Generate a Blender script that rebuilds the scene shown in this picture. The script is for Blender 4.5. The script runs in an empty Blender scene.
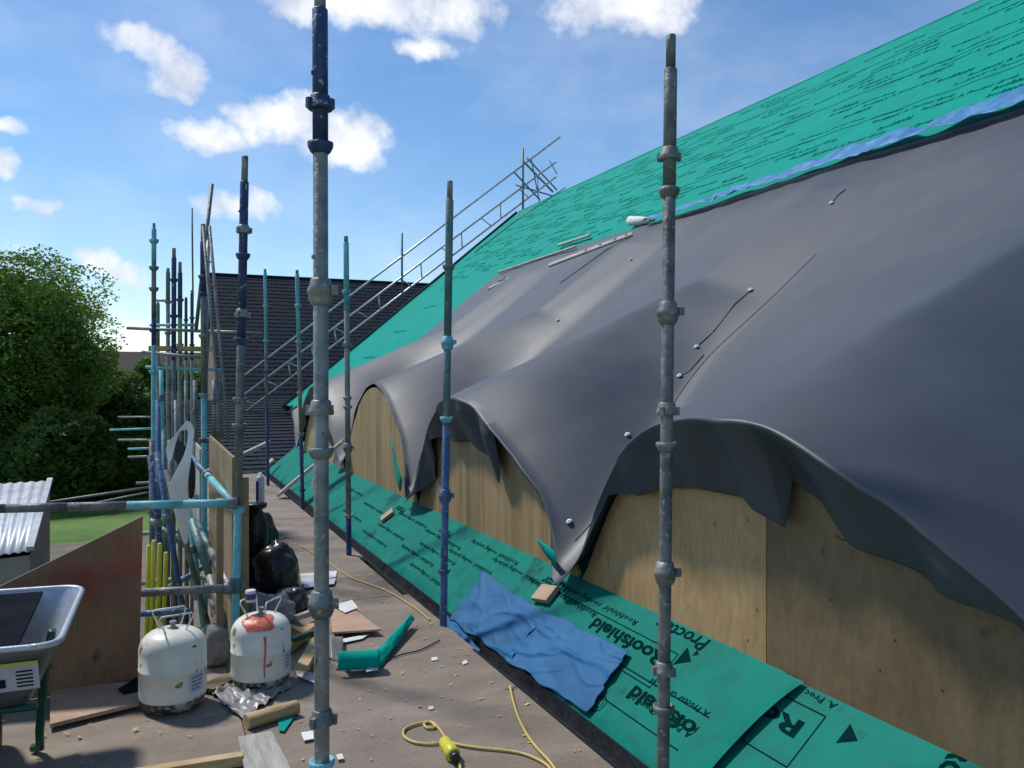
import bpy, math, random
from mathutils import Vector, Matrix, noise
rnd = random.Random(7)
R = math.radians
scn = bpy.context.scene
COL = scn.collection

# ------------------------------------------------------------------ camera frame (metres; scaffold deck is z = 0, roof runs along +Y)
CZ = 1.6; FPX = 830.0; YAW = R(23.6); HY = 380.0
cx_, cy_ = math.sin(YAW), math.cos(YAW)
def ray(px, py):
    u = (px-512)/FPX; v = (HY-py)/FPX
    return Vector((cx_+cy_*u, cy_-cx_*u, v))
def onY(px, py, Y): d = ray(px, py); t = Y/d.y; return Vector((d.x*t, Y, CZ+d.z*t))
def onX(px, py, X): d = ray(px, py); t = X/d.x; return Vector((X, d.y*t, CZ+d.z*t))
def onZ(px, py, z=0.0): d = ray(px, py); t = (z-CZ)/d.z; return Vector((d.x*t, d.y*t, z))
def onD(px, py, t): d = ray(px, py); return Vector((d.x*t, d.y*t, CZ+d.z*t))

# ------------------------------------------------------------------ mesh builder
class MB:
    def __init__(s): s.v = []; s.f = []; s.sm = []
    def add(s, vs, fs, smooth=False):
        o = len(s.v); s.v += [tuple(v) for v in vs]
        for f in fs: s.f.append(tuple(i+o for i in f)); s.sm.append(smooth)
        return s
    def box(s, a, b, M=None):
        (x0,y0,z0),(x1,y1,z1) = a, b
        vs = [Vector(p) for p in ((x0,y0,z0),(x1,y0,z0),(x1,y1,z0),(x0,y1,z0),(x0,y0,z1),(x1,y0,z1),(x1,y1,z1),(x0,y1,z1))]
        if M: vs = [M@v for v in vs]
        return s.add(vs, [(3,2,1,0),(4,5,6,7),(0,1,5,4),(1,2,6,5),(2,3,7,6),(3,0,4,7)])
    def beam(s, p, q, w, h, up=(0,0,1)):
        p = Vector(p); q = Vector(q); d = (q-p); L = d.length; d.normalize()
        up = Vector(up); sd = d.cross(up)
        if sd.length < 1e-4: sd = d.cross(Vector((1,0,0)))
        sd.normalize(); u2 = sd.cross(d)
        vs = []
        for k in (p, q):
            for (a, b) in ((-1,-1),(1,-1),(1,1),(-1,1)): vs.append(k+sd*a*w/2+u2*b*h/2)
        return s.add(vs, [(0,1,2,3),(7,6,5,4),(0,4,5,1),(1,5,6,2),(2,6,7,3),(3,7,4,0)])
    def lathe(s, p, q, prof, n=16, cap=True):
        """prof: list of (t along p->q in metres, radius)"""
        p = Vector(p); d = (Vector(q)-p).normalized()
        a = d.cross(Vector((0,0,1)))
        if a.length < 1e-3: a = Vector((1,0,0))
        a.normalize(); b = d.cross(a)
        vs = []; fs = []
        for (t, r) in prof:
            for k in range(n):
                th = 2*math.pi*k/n; vs.append(p+d*t+a*(r*math.cos(th))+b*(r*math.sin(th)))
        for i in range(len(prof)-1):
            for k in range(n):
                k2 = (k+1) % n
                fs.append((i*n+k, i*n+k2, (i+1)*n+k2, (i+1)*n+k))
        s.add(vs, fs, True)
        if cap:
            o = len(s.v)-len(vs)
            s.f.append(tuple(o+k for k in range(n))[::-1]); s.sm.append(False)
            s.f.append(tuple(o+(len(prof)-1)*n+k for k in range(n))); s.sm.append(False)
        return s
    def tube(s, p, q, r, n=12):
        L = (Vector(q)-Vector(p)).length
        return s.lathe(p, q, [(0,r),(L,r)], n)
    def path(s, pts, r, n=8):
        pts = [Vector(p) for p in pts]; vs = []; fs = []; m = len(pts); pa = None
        for i, p in enumerate(pts):
            d = (pts[min(i+1,m-1)]-pts[max(i-1,0)]).normalized()
            if pa is None:
                a = d.cross(Vector((0,0,1)))
                if a.length < 1e-3: a = Vector((1,0,0))
            else: a = pa-d*pa.dot(d)
            a.normalize(); pa = a; b = d.cross(a)
            rr = r[i] if isinstance(r, (list,tuple)) else r
            for k in range(n):
                th = 2*math.pi*k/n; vs.append(p+a*rr*math.cos(th)+b*rr*math.sin(th))
        for i in range(m-1):
            for k in range(n):
                k2 = (k+1) % n; fs.append((i*n+k, i*n+k2, (i+1)*n+k2, (i+1)*n+k))
        fs.append(tuple(range(n))[::-1]); fs.append(tuple((m-1)*n+k for k in range(n)))
        return s.add(vs, fs, True)
    def grid(s, fn, nu, nv, smooth=True):
        vs = [fn(i/nu, j/nv) for i in range(nu+1) for j in range(nv+1)]
        fs = [(i*(nv+1)+j, (i+1)*(nv+1)+j, (i+1)*(nv+1)+j+1, i*(nv+1)+j+1) for i in range(nu) for j in range(nv)]
        return s.add(vs, fs, smooth)
    def prism(s, pts, d):
        """polygon extruded by vector d"""
        pts = [Vector(p) for p in pts]; n = len(pts); d = Vector(d)
        vs = pts+[p+d for p in pts]
        fs = [tuple(range(n))[::-1], tuple(range(n, 2*n))]+[(i, (i+1)%n, n+(i+1)%n, n+i) for i in range(n)]
        return s.add(vs, fs)
    def build(s, name, mat, parent=None, bevel=0, solid=0, local=True):
        me = bpy.data.meshes.new(name); me.from_pydata(s.v, [], s.f); me.validate()
        o = bpy.data.objects.new(name, me); COL.objects.link(o)
        if mat: me.materials.append(mat)
        me.polygons.foreach_set('use_smooth', [bool(x) for x in s.sm][:len(me.polygons)]+[False]*(len(me.polygons)-len(s.sm)))
        if parent:
            o.parent = parent
            M = Matrix.Identity(4); q = parent
            while q: M = Matrix.Translation(q.location)@q.rotation_euler.to_matrix().to_4x4()@M if False else M; q = None
            w = wloc(parent); 
            me.transform(Matrix.Translation(-w))
        if solid:
            m = o.modifiers.new('solid', 'SOLIDIFY'); m.thickness = solid; m.offset = 0
        if bevel:
            m = o.modifiers.new('bevel', 'BEVEL'); m.width = bevel; m.segments = 2; m.limit_method = 'ANGLE'
        return o
def wloc(o):
    w = Vector((0,0,0))
    while o: w += o.location; o = o.parent
    return w
def tag(o, label=None, cat=None, group=None, kind=None):
    if label: o['label'] = label
    if cat: o['category'] = cat
    if group: o['group'] = group
    if kind: o['kind'] = kind
    return o
def empty(name, loc, label, cat, group=None):
    o = bpy.data.objects.new(name, None); COL.objects.link(o); o.location = loc
    o.empty_display_size = .1
    return tag(o, label, cat, group)

# ------------------------------------------------------------------ materials
def mat(name, cols, rough=.7, metal=0., scale=6., detail=5., bump=.15, bscale=None, stretch=None, spec=.5, spots=None, coord='Object', pos=(.35,.65), trans=0, coat=0):
    m = bpy.data.materials.new(name); m.use_nodes = True; nt = m.node_tree; N = nt.nodes; L = nt.links
    b = N['Principled BSDF']; b.inputs['Roughness'].default_value = rough; b.inputs['Metallic'].default_value = metal
    b.inputs['Specular IOR Level'].default_value = spec
    tc = N.new('ShaderNodeTexCoord'); mp = N.new('ShaderNodeMapping'); L.new(tc.outputs[coord], mp.inputs[0])
    if stretch: mp.inputs['Scale'].default_value = stretch
    nz = N.new('ShaderNodeTexNoise'); nz.inputs['Scale'].default_value = scale; nz.inputs['Detail'].default_value = detail; nz.inputs['Roughness'].default_value = .62
    L.new(mp.outputs[0], nz.inputs['Vector'])
    cr = N.new('ShaderNodeValToRGB'); L.new(nz.outputs[0], cr.inputs[0])
    e = cr.color_ramp.elements; n = len(cols)
    while len(e) < n: e.new(.5)
    for i, c in enumerate(cols):
        e[i].position = pos[0]+(pos[1]-pos[0])*i/max(1, n-1); e[i].color = (*c, 1)
    out = cr.outputs[0]
    if spots:
        for (c, sc, th) in spots:
            n2 = N.new('ShaderNodeTexNoise'); n2.inputs['Scale'].default_value = sc; n2.inputs['Detail'].default_value = 6; L.new(mp.outputs[0], n2.inputs['Vector'])
            r2 = N.new('ShaderNodeValToRGB'); r2.color_ramp.elements[0].position = th; r2.color_ramp.elements[1].position = min(1, th+.05); L.new(n2.outputs[0], r2.inputs[0])
            mx = N.new('ShaderNodeMix'); mx.data_type = 'RGBA'; L.new(r2.outputs[0], mx.inputs[0]); L.new(out, mx.inputs[6]); mx.inputs[7].default_value = (*c, 1); out = mx.outputs[2]
    L.new(out, b.inputs['Base Color'])
    rr = N.new('ShaderNodeMapRange'); L.new(nz.outputs[0], rr.inputs[0]); rr.inputs[3].default_value = max(.05, rough-.12); rr.inputs[4].default_value = min(1, rough+.12); L.new(rr.outputs[0], b.inputs['Roughness'])
    if bump:
        bn = N.new('ShaderNodeTexNoise'); bn.inputs['Scale'].default_value = bscale or scale*4; bn.inputs['Detail'].default_value = 6; L.new(mp.outputs[0], bn.inputs['Vector'])
        bp = N.new('ShaderNodeBump'); bp.inputs['Strength'].default_value = bump; bp.inputs['Distance'].default_value = .02; L.new(bn.outputs[0], bp.inputs['Height']); L.new(bp.outputs[0], b.inputs['Normal'])
    if trans: b.inputs['Transmission Weight'].default_value = trans
    return m
GAL = ((.16,.165,.16),(.23,.235,.23),(.31,.315,.31))
M = {}
M['galv'] = mat('galvanised', GAL, .5, .35, 9, bump=.3, spots=[((.42,.42,.40), 48, .62), ((.09,.075,.06), 22, .68)])
M['dgalv'] = mat('weathered_galvanised', ((.09,.097,.095),(.16,.17,.168),(.23,.24,.235)), .55, .3, 9, bump=.3, spots=[((.36,.36,.34), 45, .63), ((.1,.07,.05), 20, .68)])
M['blue'] = mat('navy_paint', ((.013,.028,.09),(.02,.045,.14),(.03,.06,.17)), .5, 0, 12, bump=.25, spots=[((.40,.42,.43), 42, .62)])
M['mblue'] = mat('mid_blue_paint', ((.03,.08,.2),(.05,.12,.27),(.09,.17,.3)), .5, 0, 14, bump=.25, spots=[((.3,.33,.34), 30, .62)])
M['teal'] = mat('turquoise_paint', ((.10,.36,.42),(.15,.46,.52),(.22,.52,.56)), .5, 0, 12, bump=.25, spots=[((.2,.16,.12), 25, .66), ((.45,.5,.5), 45, .68)])
M['gteal'] = mat('grey_teal_paint', ((.06,.14,.15),(.1,.2,.21),(.17,.24,.24)), .5, .1, 9, bump=.25, spots=[((.35,.1,.04), 9, .7), ((.4,.4,.38), 45, .66)])
M['green_tube'] = mat('green_tube_paint', ((.1,.3,.17),(.14,.36,.22)), .5, 0, 12, bump=.2)
M['alu'] = mat('aluminium', ((.42,.44,.46),(.55,.57,.6)), .4, .6, 8, bump=.1)
M['yellow'] = mat('yellow_plastic', ((.55,.52,.03),(.68,.66,.06)), .45, 0, 9, bump=.1, spots=[((.2,.18,.05), 18, .7)])
M['slate'] = None
M['memb'] = mat('grey_membrane', ((.040,.049,.064),(.052,.063,.080)), .50, 0, 1.2, bump=.05, bscale=3.0, spec=.5, spots=[((.11,.12,.14), 30, .75)])
M['green'] = mat('green_underlay', ((.0,.27,.212),(.0,.32,.25)), .7, 0, 3, bump=.2, bscale=14, spec=.08, spots=[((.0,.25,.197), 1.3, .62)])
M['green2'] = mat('green_underlay_dark', ((.0,.15,.115),(.0,.185,.14),(.0,.205,.155)), .6, 0, 5, bump=.1, bscale=16, spec=.1, spots=[((.0,.09,.075), 2.3, .6)])  # same underlay in a darker green, for the eaves strip
M['seam'] = mat('seam_grey', ((.10,.11,.13),(.16,.17,.19)), .5, 0, 6, bump=0)
M['washer'] = mat('washer_white', ((.8,.8,.8),(.88,.88,.87)), .4, 0, 6, bump=0)
M['print'] = mat('print_ink', ((.002,.020,.018),(.003,.028,.025)), .8, 0, 20, bump=0, spec=0)
M['print2'] = mat('print_ink_roof', ((.002,.10,.078),(.003,.13,.10)), .8, 0, 20, bump=0, spec=0)
M['bfilm'] = mat('blue_film', ((.016,.10,.23),(.024,.125,.28),(.035,.15,.32)), .62, 0, 3, bump=.05, bscale=20, spec=.2)
M['bstrip'] = mat('blue_strip_film', ((.025,.15,.34),(.045,.20,.42),(.08,.26,.5)), .5, 0, 5, bump=.3, bscale=7, spec=.35)
M['black'] = mat('black_plastic', ((.008,.009,.01),(.02,.02,.022)), .35, 0, 9, bump=.3)
M['bag'] = mat('bin_bag', ((.012,.013,.014),(.035,.036,.038)), .3, 0, 9, bump=.3, bscale=16)
M['wood'] = mat('timber', ((.36,.25,.12),(.48,.34,.17),(.55,.42,.24)), .75, 0, 5, bump=.25, stretch=(1,1,6), spots=[((.2,.12,.05), 6, .68)])
M['owood'] = mat('orange_timber', ((.45,.26,.09),(.55,.34,.14)), .7, 0, 5, bump=.2)
M['pale'] = mat('pale_timber', ((.42,.37,.29),(.52,.46,.38)), .8, 0, 4, bump=.2)
M['gwood'] = mat('grey_timber', ((.27,.25,.22),(.37,.35,.31),(.44,.42,.38)), .8, 0, 4, bump=.3, stretch=(6,1,1))
M['plate_label'] = mat('paper_label', ((.45,.5,.58),(.55,.6,.66)), .5, 0, 10, bump=0)
M['white'] = mat('white_scrap', ((.55,.56,.56),(.75,.75,.74)), .6, 0, 7, bump=.3)
M['cable'] = mat('yellow_cable', ((.5,.36,.09),(.6,.45,.14)), .5, 0, 7, bump=.1)
M['tank'] = mat('white_enamel', ((.68,.67,.57),(.76,.75,.66),(.8,.79,.7)), .38, 0, 4, bump=.12, spots=[((.24,.14,.06), 11, .635), ((.02,.02,.02), 22, .655)])
M['redpaint'] = mat('red_spill', ((.55,.09,.05),(.62,.16,.1)), .35, 0, 14, bump=.2)
M['rustdirt'] = mat('rim_dirt', ((.03,.025,.02),(.12,.09,.06),(.5,.5,.44)), .7, 0, 18, bump=.2, pos=(.4,.6))
M['traygrey'] = mat('barrow_zinc', ((.42,.45,.48),(.55,.58,.62)), .38, .45, 5, bump=.1)
M['traydark'] = mat('barrow_body', ((.1,.11,.12),(.16,.17,.18)), .4, .3, 5, bump=.1)
M['darkboard'] = mat('dark_board', ((.012,.014,.02),(.02,.022,.03)), .9, 0, 5, bump=.05, spec=.0)
M['greenleg'] = mat('green_enamel', ((.005,.06,.035),(.008,.08,.045)), .4, 0, 9, bump=.1)
M['film'] = mat('clear_film', ((.2,.2,.2),(.3,.29,.29)), .35, 0, 8, bump=.3, bscale=12, spec=.4)
M['stone'] = mat('mortar_lump', ((.17,.15,.14),(.28,.26,.25)), .9, 0, 9, bump=.6)
M['leaf'] = mat('leaf', ((.07,.14,.015),(.13,.24,.03),(.2,.33,.055)), .6, 0, .9, bump=0, coord='Object', pos=(.3,.7))
M['leaf2'] = mat('leaf_dark', ((.045,.10,.016),(.08,.155,.026),(.115,.2,.04)), .65, 0, .7, bump=0, pos=(.3,.7))
M['bark'] = mat('bark', ((.06,.045,.03),(.1,.08,.06)), .9, 0, 5, bump=.5)
M['grass'] = mat('grass', ((.05,.12,.015),(.09,.19,.03),(.12,.22,.05)), .9, 0, .6, bump=.5, bscale=30)
M['soil'] = mat('yard', ((.12,.1,.08),(.2,.18,.15)), .9, 0, 1.5, bump=.5, bscale=10)
M['corr'] = mat('corrugated', ((.38,.4,.42),(.5,.52,.54)), .45, .3, 3, bump=.1)
M['brick'] = mat('far_wall', ((.2,.17,.14),(.3,.26,.22)), .9, 0, 3, bump=.3)
M['purple'] = mat('purple_print', ((.06,.03,.18),(.1,.05,.28)), .4, 0, 7, bump=0)
M['lmemb'] = mat('pale_membrane_back', ((.85,.86,.88),(.9,.91,.92)), .5, 0, 5, bump=.2)

for k_ in ('leaf','leaf2'):
    nt_ = M[k_].node_tree; b_ = nt_.nodes['Principled BSDF']; o_ = nt_.nodes['Material Output']
    t_ = nt_.nodes.new('ShaderNodeBsdfTranslucent'); x_ = nt_.nodes.new('ShaderNodeMixShader'); x_.inputs[0].default_value = .42
    nt_.links.new(b_.inputs['Base Color'].links[0].from_socket, t_.inputs[0]); nt_.links.new(b_.outputs[0], x_.inputs[1]); nt_.links.new(t_.outputs[0], x_.inputs[2]); nt_.links.new(x_.outputs[0], o_.inputs[0])
def plywood(name, c1, c2, c3, stretch, fine=None, stain=None, stains=None):
    m = mat(name, (c1, c2, c3), .65, 0, 3.0, detail=8, bump=.15, bscale=25, stretch=stretch, spots=[(tuple(x*.45 for x in c1), 4.5, .68), (tuple(x*.3 for x in c1), 15, .72)], pos=(.3,.7))
    nt = m.node_tree; N = nt.nodes; L = nt.links; b = N['Principled BSDF']
    src = b.inputs['Base Color'].links[0].from_socket
    tc = [n for n in N if n.type == 'TEX_COORD'][0]
    # fine grain
    mp = N.new('ShaderNodeMapping'); L.new(tc.outputs['Object'], mp.inputs[0]); mp.inputs['Scale'].default_value = fine or (stretch[0]*7, stretch[1]*7, stretch[2]*1.2)
    nz = N.new('ShaderNodeTexNoise'); nz.inputs['Scale'].default_value = 9; nz.inputs['Detail'].default_value = 12; nz.inputs['Roughness'].default_value = .75; L.new(mp.outputs[0], nz.inputs[0])
    r = N.new('ShaderNodeMapRange'); r.inputs[1].default_value = .3; r.inputs[2].default_value = .7; r.inputs[3].default_value = .74; r.inputs[4].default_value = 1.18; L.new(nz.outputs[0], r.inputs[0])
    mx = N.new('ShaderNodeVectorMath'); mx.operation = 'SCALE'; L.new(src, mx.inputs[0]); L.new(r.outputs[0], mx.inputs['Scale'])
    out = mx.outputs[0]
    if stains:
        for (ctr, rad, col) in stains:
            vm = N.new('ShaderNodeVectorMath'); vm.operation = 'SUBTRACT'; L.new(tc.outputs['Object'], vm.inputs[0]); vm.inputs[1].default_value = ctr
            vs = N.new('ShaderNodeVectorMath'); vs.operation = 'DIVIDE'; L.new(vm.outputs[0], vs.inputs[0]); vs.inputs[1].default_value = rad
            ln = N.new('ShaderNodeVectorMath'); ln.operation = 'LENGTH'; L.new(vs.outputs[0], ln.inputs[0])
            n3 = N.new('ShaderNodeTexNoise'); n3.inputs['Scale'].default_value = 7; n3.inputs['Detail'].default_value = 5; L.new(tc.outputs['Object'], n3.inputs[0])
            ad = N.new('ShaderNodeMath'); ad.operation = 'MULTIPLY_ADD'; L.new(n3.outputs[0], ad.inputs[0]); ad.inputs[1].default_value = 1.6; L.new(ln.outputs['Value'], ad.inputs[2])
            rr = N.new('ShaderNodeMapRange'); rr.inputs[1].default_value = 1.9; rr.inputs[2].default_value = 1.0; rr.inputs[3].default_value = 0; rr.inputs[4].default_value = .85; L.new(ad.outputs[0], rr.inputs[0])
            m2 = N.new('ShaderNodeMix'); m2.data_type = 'RGBA'; L.new(rr.outputs[0], m2.inputs[0]); L.new(out, m2.inputs[6]); m2.inputs[7].default_value = (*col, 1); out = m2.outputs[2]
    L.new(out, b.inputs['Base Color'])
    return m
M['ply'] = plywood('plywood_pale', (.23,.15,.065), (.33,.225,.105), (.43,.31,.165), (1,3.2,.16))
M['plyd'] = plywood('plywood_dark', (.115,.078,.038), (.17,.118,.058), (.23,.16,.083), (1,.7,.6), fine=(1,3.2,.9))  # darker sheet, with shade of the membrane overhang put into its colour
M['plym'] = plywood('plywood_mid', (.33,.205,.085), (.42,.275,.125), (.49,.335,.165), (1,.8,.6), fine=(1,3.0,.9))
M['hoard'] = plywood('hoarding_ply', (.20,.13,.065), (.27,.185,.098), (.34,.245,.14), (1,2,.5), fine=(1,6,1.5))
M['deck'] = plywood('deck_ply', (.165,.13,.096), (.225,.178,.136), (.30,.24,.19), (.5,1.1,1), stains=[((.75,2.4,0), (.5,.55,1), (.05,.042,.038)), ((.2,4.4,0), (.6,.3,1), (.09,.065,.05))])
M['redboard'] = plywood('red_stained_ply', (.17,.09,.045), (.23,.13,.07), (.29,.17,.095), (1.2,1,.7), stains=[((.93,0,.55),(.16,1,.42),(.20,.045,.03)), ((.90,0,.68),(.25,1,.22),(.34,.035,.03)), ((.55,0,.55),(.2,1,.13),(.24,.04,.03))])
M['tanply'] = plywood('tan_offcut', (.36,.22,.14), (.45,.29,.19), (.5,.35,.25), (.8,1.2,1))

# ------------------------------------------------------------------ roof geometry
SL = .84; EX = 1.95; EZ = 0.0                     # eaves point
def mz(x): return EZ+(x-EX)*SL-.038               # main roof plane height (deck-relative)
RX = 9.55; GY = 21.4; PX = 2.44; Y0 = -6.0
NRM = Vector((-SL, 0, 1)).normalized(); UPS = Vector((1, 0, SL)).normalized()
CR = [-.5, 2.80, 6.2, 9.6, 12.95]; HWD = 1.68
bld = empty('roofed_building', (PX, 8, 0), 'long pitched roof under repair with green underlay and curved plywood dormers', 'building')

def roofr(x, y): return .004*math.sin(2*math.pi*y/.6)*abs(math.sin(math.pi*(x*1.3/.9)))+.010*noise.noise(Vector((x*1.3, y*1.2, 3)))
def rs_main(sx, sy):
    y = Y0+(GY-Y0)*sy; xs = 2.5 if y < 15.5 else 3.15+.05*noise.noise(Vector((0,y*3,0))); x = xs+(RX-xs)*sx
    return Vector((x, y, mz(x)+roofr(x, y)/NRM.z))
MB().grid(rs_main, 90, 400).build('roof_underlay', M['green'], bld)
ru = [o for o in bld.children if o.name.startswith('roof_underlay')] if False else None
roofu = COL.objects['roof_underlay']
# far slope and gable
b = MB(); xe = 2*RX-EX
b.prism([(EX,Y0,mz(EX)-.15),(RX,Y0,mz(RX)-.06),(xe,Y0,mz(EX)-.15),(xe,Y0,-2.6),(EX+.35,Y0,-2.6)], (0,15.5-Y0,0))
b.prism([(3.25,15.501,mz(3.25)-.08),(RX,15.501,mz(RX)-.06),(xe,15.501,mz(EX)-.15),(xe,15.501,-2.6),(3.25,15.501,-2.6)], (0,GY-15.62,0))
b.build('wall', M['brick'], bld)
b = MB(); b.prism([(RX,Y0,mz(RX)-.04),(RX,Y0,mz(RX)+.02),(xe,Y0,mz(EX)+.02),(xe,Y0,mz(EX)-.04)], (0,GY-Y0,0)); b.build('rear_slope', M['green'], bld)
# verge board + dark lap line near verge
b = MB(); b.beam((3.1,GY+.02,mz(3.1)-.06), (RX,GY+.02,mz(RX)-.06), .04, .2); b.build('verge_board', M['black'], bld)

# --- printing: text to mesh
def text_mesh(txt, size, bold=0.0, shear=0.0, res=1):
    cu = bpy.data.curves.new('t', 'FONT'); cu.body = txt; cu.size = size; cu.offset = bold; cu.shear = shear; cu.resolution_u = res; cu.fill_mode = 'FRONT'
    o = bpy.data.objects.new('t', cu); COL.objects.link(o)
    dg = bpy.context.evaluated_depsgraph_get(); me = bpy.data.meshes.new_from_object(o.evaluated_get(dg))
    v = [q.co.copy() for q in me.vertices]; f = [tuple(p.vertices) for p in me.polygons]
    bpy.data.objects.remove(o); bpy.data.curves.remove(cu); bpy.data.meshes.remove(me)
    return v, f
def put_text(mb, tm, origin, right, up, sx=1.0):
    v, f = tm; origin = Vector(origin); right = Vector(right)*sx; up = Vector(up)
    mb.add([origin+right*q.x+up*q.y for q in v], f)
# rows of small print on the upper roof
pr = MB(); t1 = text_mesh('Roofshield  A. Proctor Group', .085, .0016, .1); t2 = text_mesh('Roofshield', .10, .002)
w1 = max(q.x for q in t1[0])
row = 0; x = 6.75
while x < RX-.15:
    y = .4+(row % 4)*.75+rnd.random()*.3
    while y < 19.6:
        if rnd.random() < .93: put_text(pr, t1 if row % 3 else t2, Vector((x, y+w1, mz(x)))+NRM*.032, (0,-1,0), UPS)
        y += (2.15 if row % 3 else 1.3)
    row += 1; x += .10
for (xx, ya, yb) in ((5.9,16,19.5),(5.2,16,19.5),(4.5,16,19.5)):
    put_text(pr, t1, Vector((xx, yb-.8, mz(xx)))+NRM*.032, (0,-1,0), UPS)
pr.v = [(x_, y_, mz(x_)+(roofr(x_, y_)+.0045)/NRM.z) for (x_, y_, z_) in pr.v]
pr.build('printed_lettering', M['print2'], roofu)
# sheet laps as slim overlapping edges along the roof
for i, x in enumerate((7.35, 8.15, 8.95)):
    b = MB(); b.grid(lambda a, c: Vector((x+.16*a, .2+21.15*c, mz(x+.16*a)+(roofr(x+.16*a, .2+21.15*c)+.004*(1-a)+.0015)/NRM.z)), 3, 420)
    b.build('underlay_lap', M['green'], roofu)

# --- eaves strip of underlay
ES = EX-.12
def rs_eave(a, c, y0=Y0, y1=GY, lift=0.004):
    y = y0+(y1-y0)*c; x = ES+(PX+.05-ES)*a
    z = mz(x)+lift+.006*noise.noise(Vector((x*3, y*2.2, 1)))*(1-a)
    if a < .25: z -= .10*(1-a/.25)**2*(1+.4*noise.noise(Vector((0, y*2, 8))))
    return Vector((x + (.035*noise.noise(Vector((9, y*1.7, 2))) if a < .2 else 0), y, z))
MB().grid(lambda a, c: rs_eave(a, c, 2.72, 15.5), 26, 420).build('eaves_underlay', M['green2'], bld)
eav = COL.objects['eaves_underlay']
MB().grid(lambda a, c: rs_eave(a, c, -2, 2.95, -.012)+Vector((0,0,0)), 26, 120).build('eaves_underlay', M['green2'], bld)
# curled lap
def lapf(a, c):
    x = ES+.01+(PX-.02-ES)*a; y = 2.72+.03*math.sin(a*3)-.10*a+.12*(1-c)*0
    yy = y+.22*c-.02; h = .022*(1-c)**2*(.4+a*1.0)*(1-a**6)
    return Vector((x, yy, mz(x)+.012+h-(.1*(1-a/.25)**2 if a < .25 else 0)))
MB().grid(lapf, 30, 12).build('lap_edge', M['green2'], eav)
# big print (upside down as seen from the deck)
def pp(x, y): return Vector((x, y, mz(x)))+NRM*.0105
dn = -UPS; RT = (0,1,0)
p2 = MB()
big = text_mesh('Roofshield', .105, .0035, 0, 3); med = text_mesh('Proctor', .10, .002, .15, 2); sm = text_mesh('Roofshield  roofing underlay', .05, .0006, .2, 1)
smb = text_mesh('A. Proctor Group Ltd', .042, .0006, .1, 1); ch = text_mesh('CE 0086', .06, .001, 0, 2)
def frame(mb, x0, x1, y0, y1, w=.005):
    for (a, b_) in (((x0,y0),(x1,y0)),((x1,y0),(x1,y1)),((x1,y1),(x0,y1)),((x0,y1),(x0,y0))):
        mb.beam(pp(*a), pp(*b_), w, .001, NRM)
def tri(mb, x, y, s, d=1):
    mb.add([pp(x, y), pp(x+s*.5, y+s*d), pp(x-s*.5, y+s*d)], [(0,1,2)] if d < 0 else [(0,2,1)])
def mark(x, y):
    """logo block: arrow and maker's name"""
    put_text(p2, med, pp(x, y), RT, dn); tri(p2, x-.12, y+.18, .09, -1); tri(p2, x-.05, y+.3, .03, -1)
def op(px, py): return onroof(px, py, .0105)
def onroof(px, py, lift=.03):
    d = ray(px, py); k = (CZ-(EZ-.038-EX*SL)); t = k/(SL*d.x-d.z)
    return Vector((d.x*t, d.y*t, CZ+d.z*t))+NRM*lift
WX = 1.55
q = op(806,722)-NRM*.013; put_text(p2, text_mesh('Roo', .105, .0035, 0, 3), q, RT, dn, WX*1.3)
frame(p2, q.x-.135, q.x+.055, q.y-.05, 2.69)
q = op(838,726)-NRM*.013; tri(p2, q.x, q.y-.10, .07, 1)
q = op(955,742)-NRM*.013; put_text(p2, text_mesh('RO', .09, .004, 0, 2), q, dn, (0,-1,0))
put_text(p2, text_mesh('A. Proc', .042, .0006, .1, 1), op(838,702)-NRM*.013, RT, dn, 1.3)
q = op(728,742); put_text(p2, big, q, RT, dn, WX); frame(p2, q.x-.10, q.x+.045, 2.80, 3.95)
q = op(668,655); put_text(p2, big, q, RT, dn, WX); frame(p2, q.x-.13, q.x+.03, q.y-.06, 4.6)
q = op(713,641); put_text(p2, med, q, RT, dn, 1.3)
q = op(690,655); tri(p2, q.x-.01, q.y-.04, .085, 1); q = op(701,653); tri(p2, q.x, q.y, .03, 1)
put_text(p2, ch, op(690,720), RT, dn, 1.3); put_text(p2, smb, op(694,733), RT, dn, 1.3); put_text(p2, smb, op(712,712), RT, dn, 1.2)
for (x, y) in ((2.38, 3.75), (2.33, 4.1), (2.34, 4.75), (2.26, 5.5), (2.38, 5.3), (2.3, 6.25), (2.2, 6.1), (2.12, 6.4), (2.32, 7.2), (2.16, 7.4), (2.25, 8.4), (2.1, 8.8), (2.3, 9.6), (2.05, 5.9), (2.05, 7.6)):
    put_text(p2, sm, pp(x, y), RT, dn, 1.6)
for (x, y) in ((2.38, 4.55), (2.36, 6.6), (2.36, 8.0)): put_text(p2, med, pp(x, y), RT, dn)
# seal: ring of arcs
c0 = op(600,703); ring = []
for k in range(21):
    th = 2*math.pi*k/20; ring.append(c0+Vector((0,1,0))*.045*math.cos(th)+UPS*.045*math.sin(th))
p2.path(ring, .0022, 4); p2.path([c0+(q-c0)*.55 for q in ring], .002, 4)
def ez_(x, y):
    a = (x-ES)/(PX+.05-ES); q = rs_eave(a, (y+2)/4.95, -2, 2.95, -.012) if y < 2.72 else rs_eave(a, (y-2.72)/(15.5-2.72), 2.72, 15.5)
    return q.z
p2.v = [(x_, y_, ez_(x_, y_)+.002) for (x_, y_, z_) in p2.v if True]
p2.build('printed_lettering', M['print'], eav)
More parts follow.
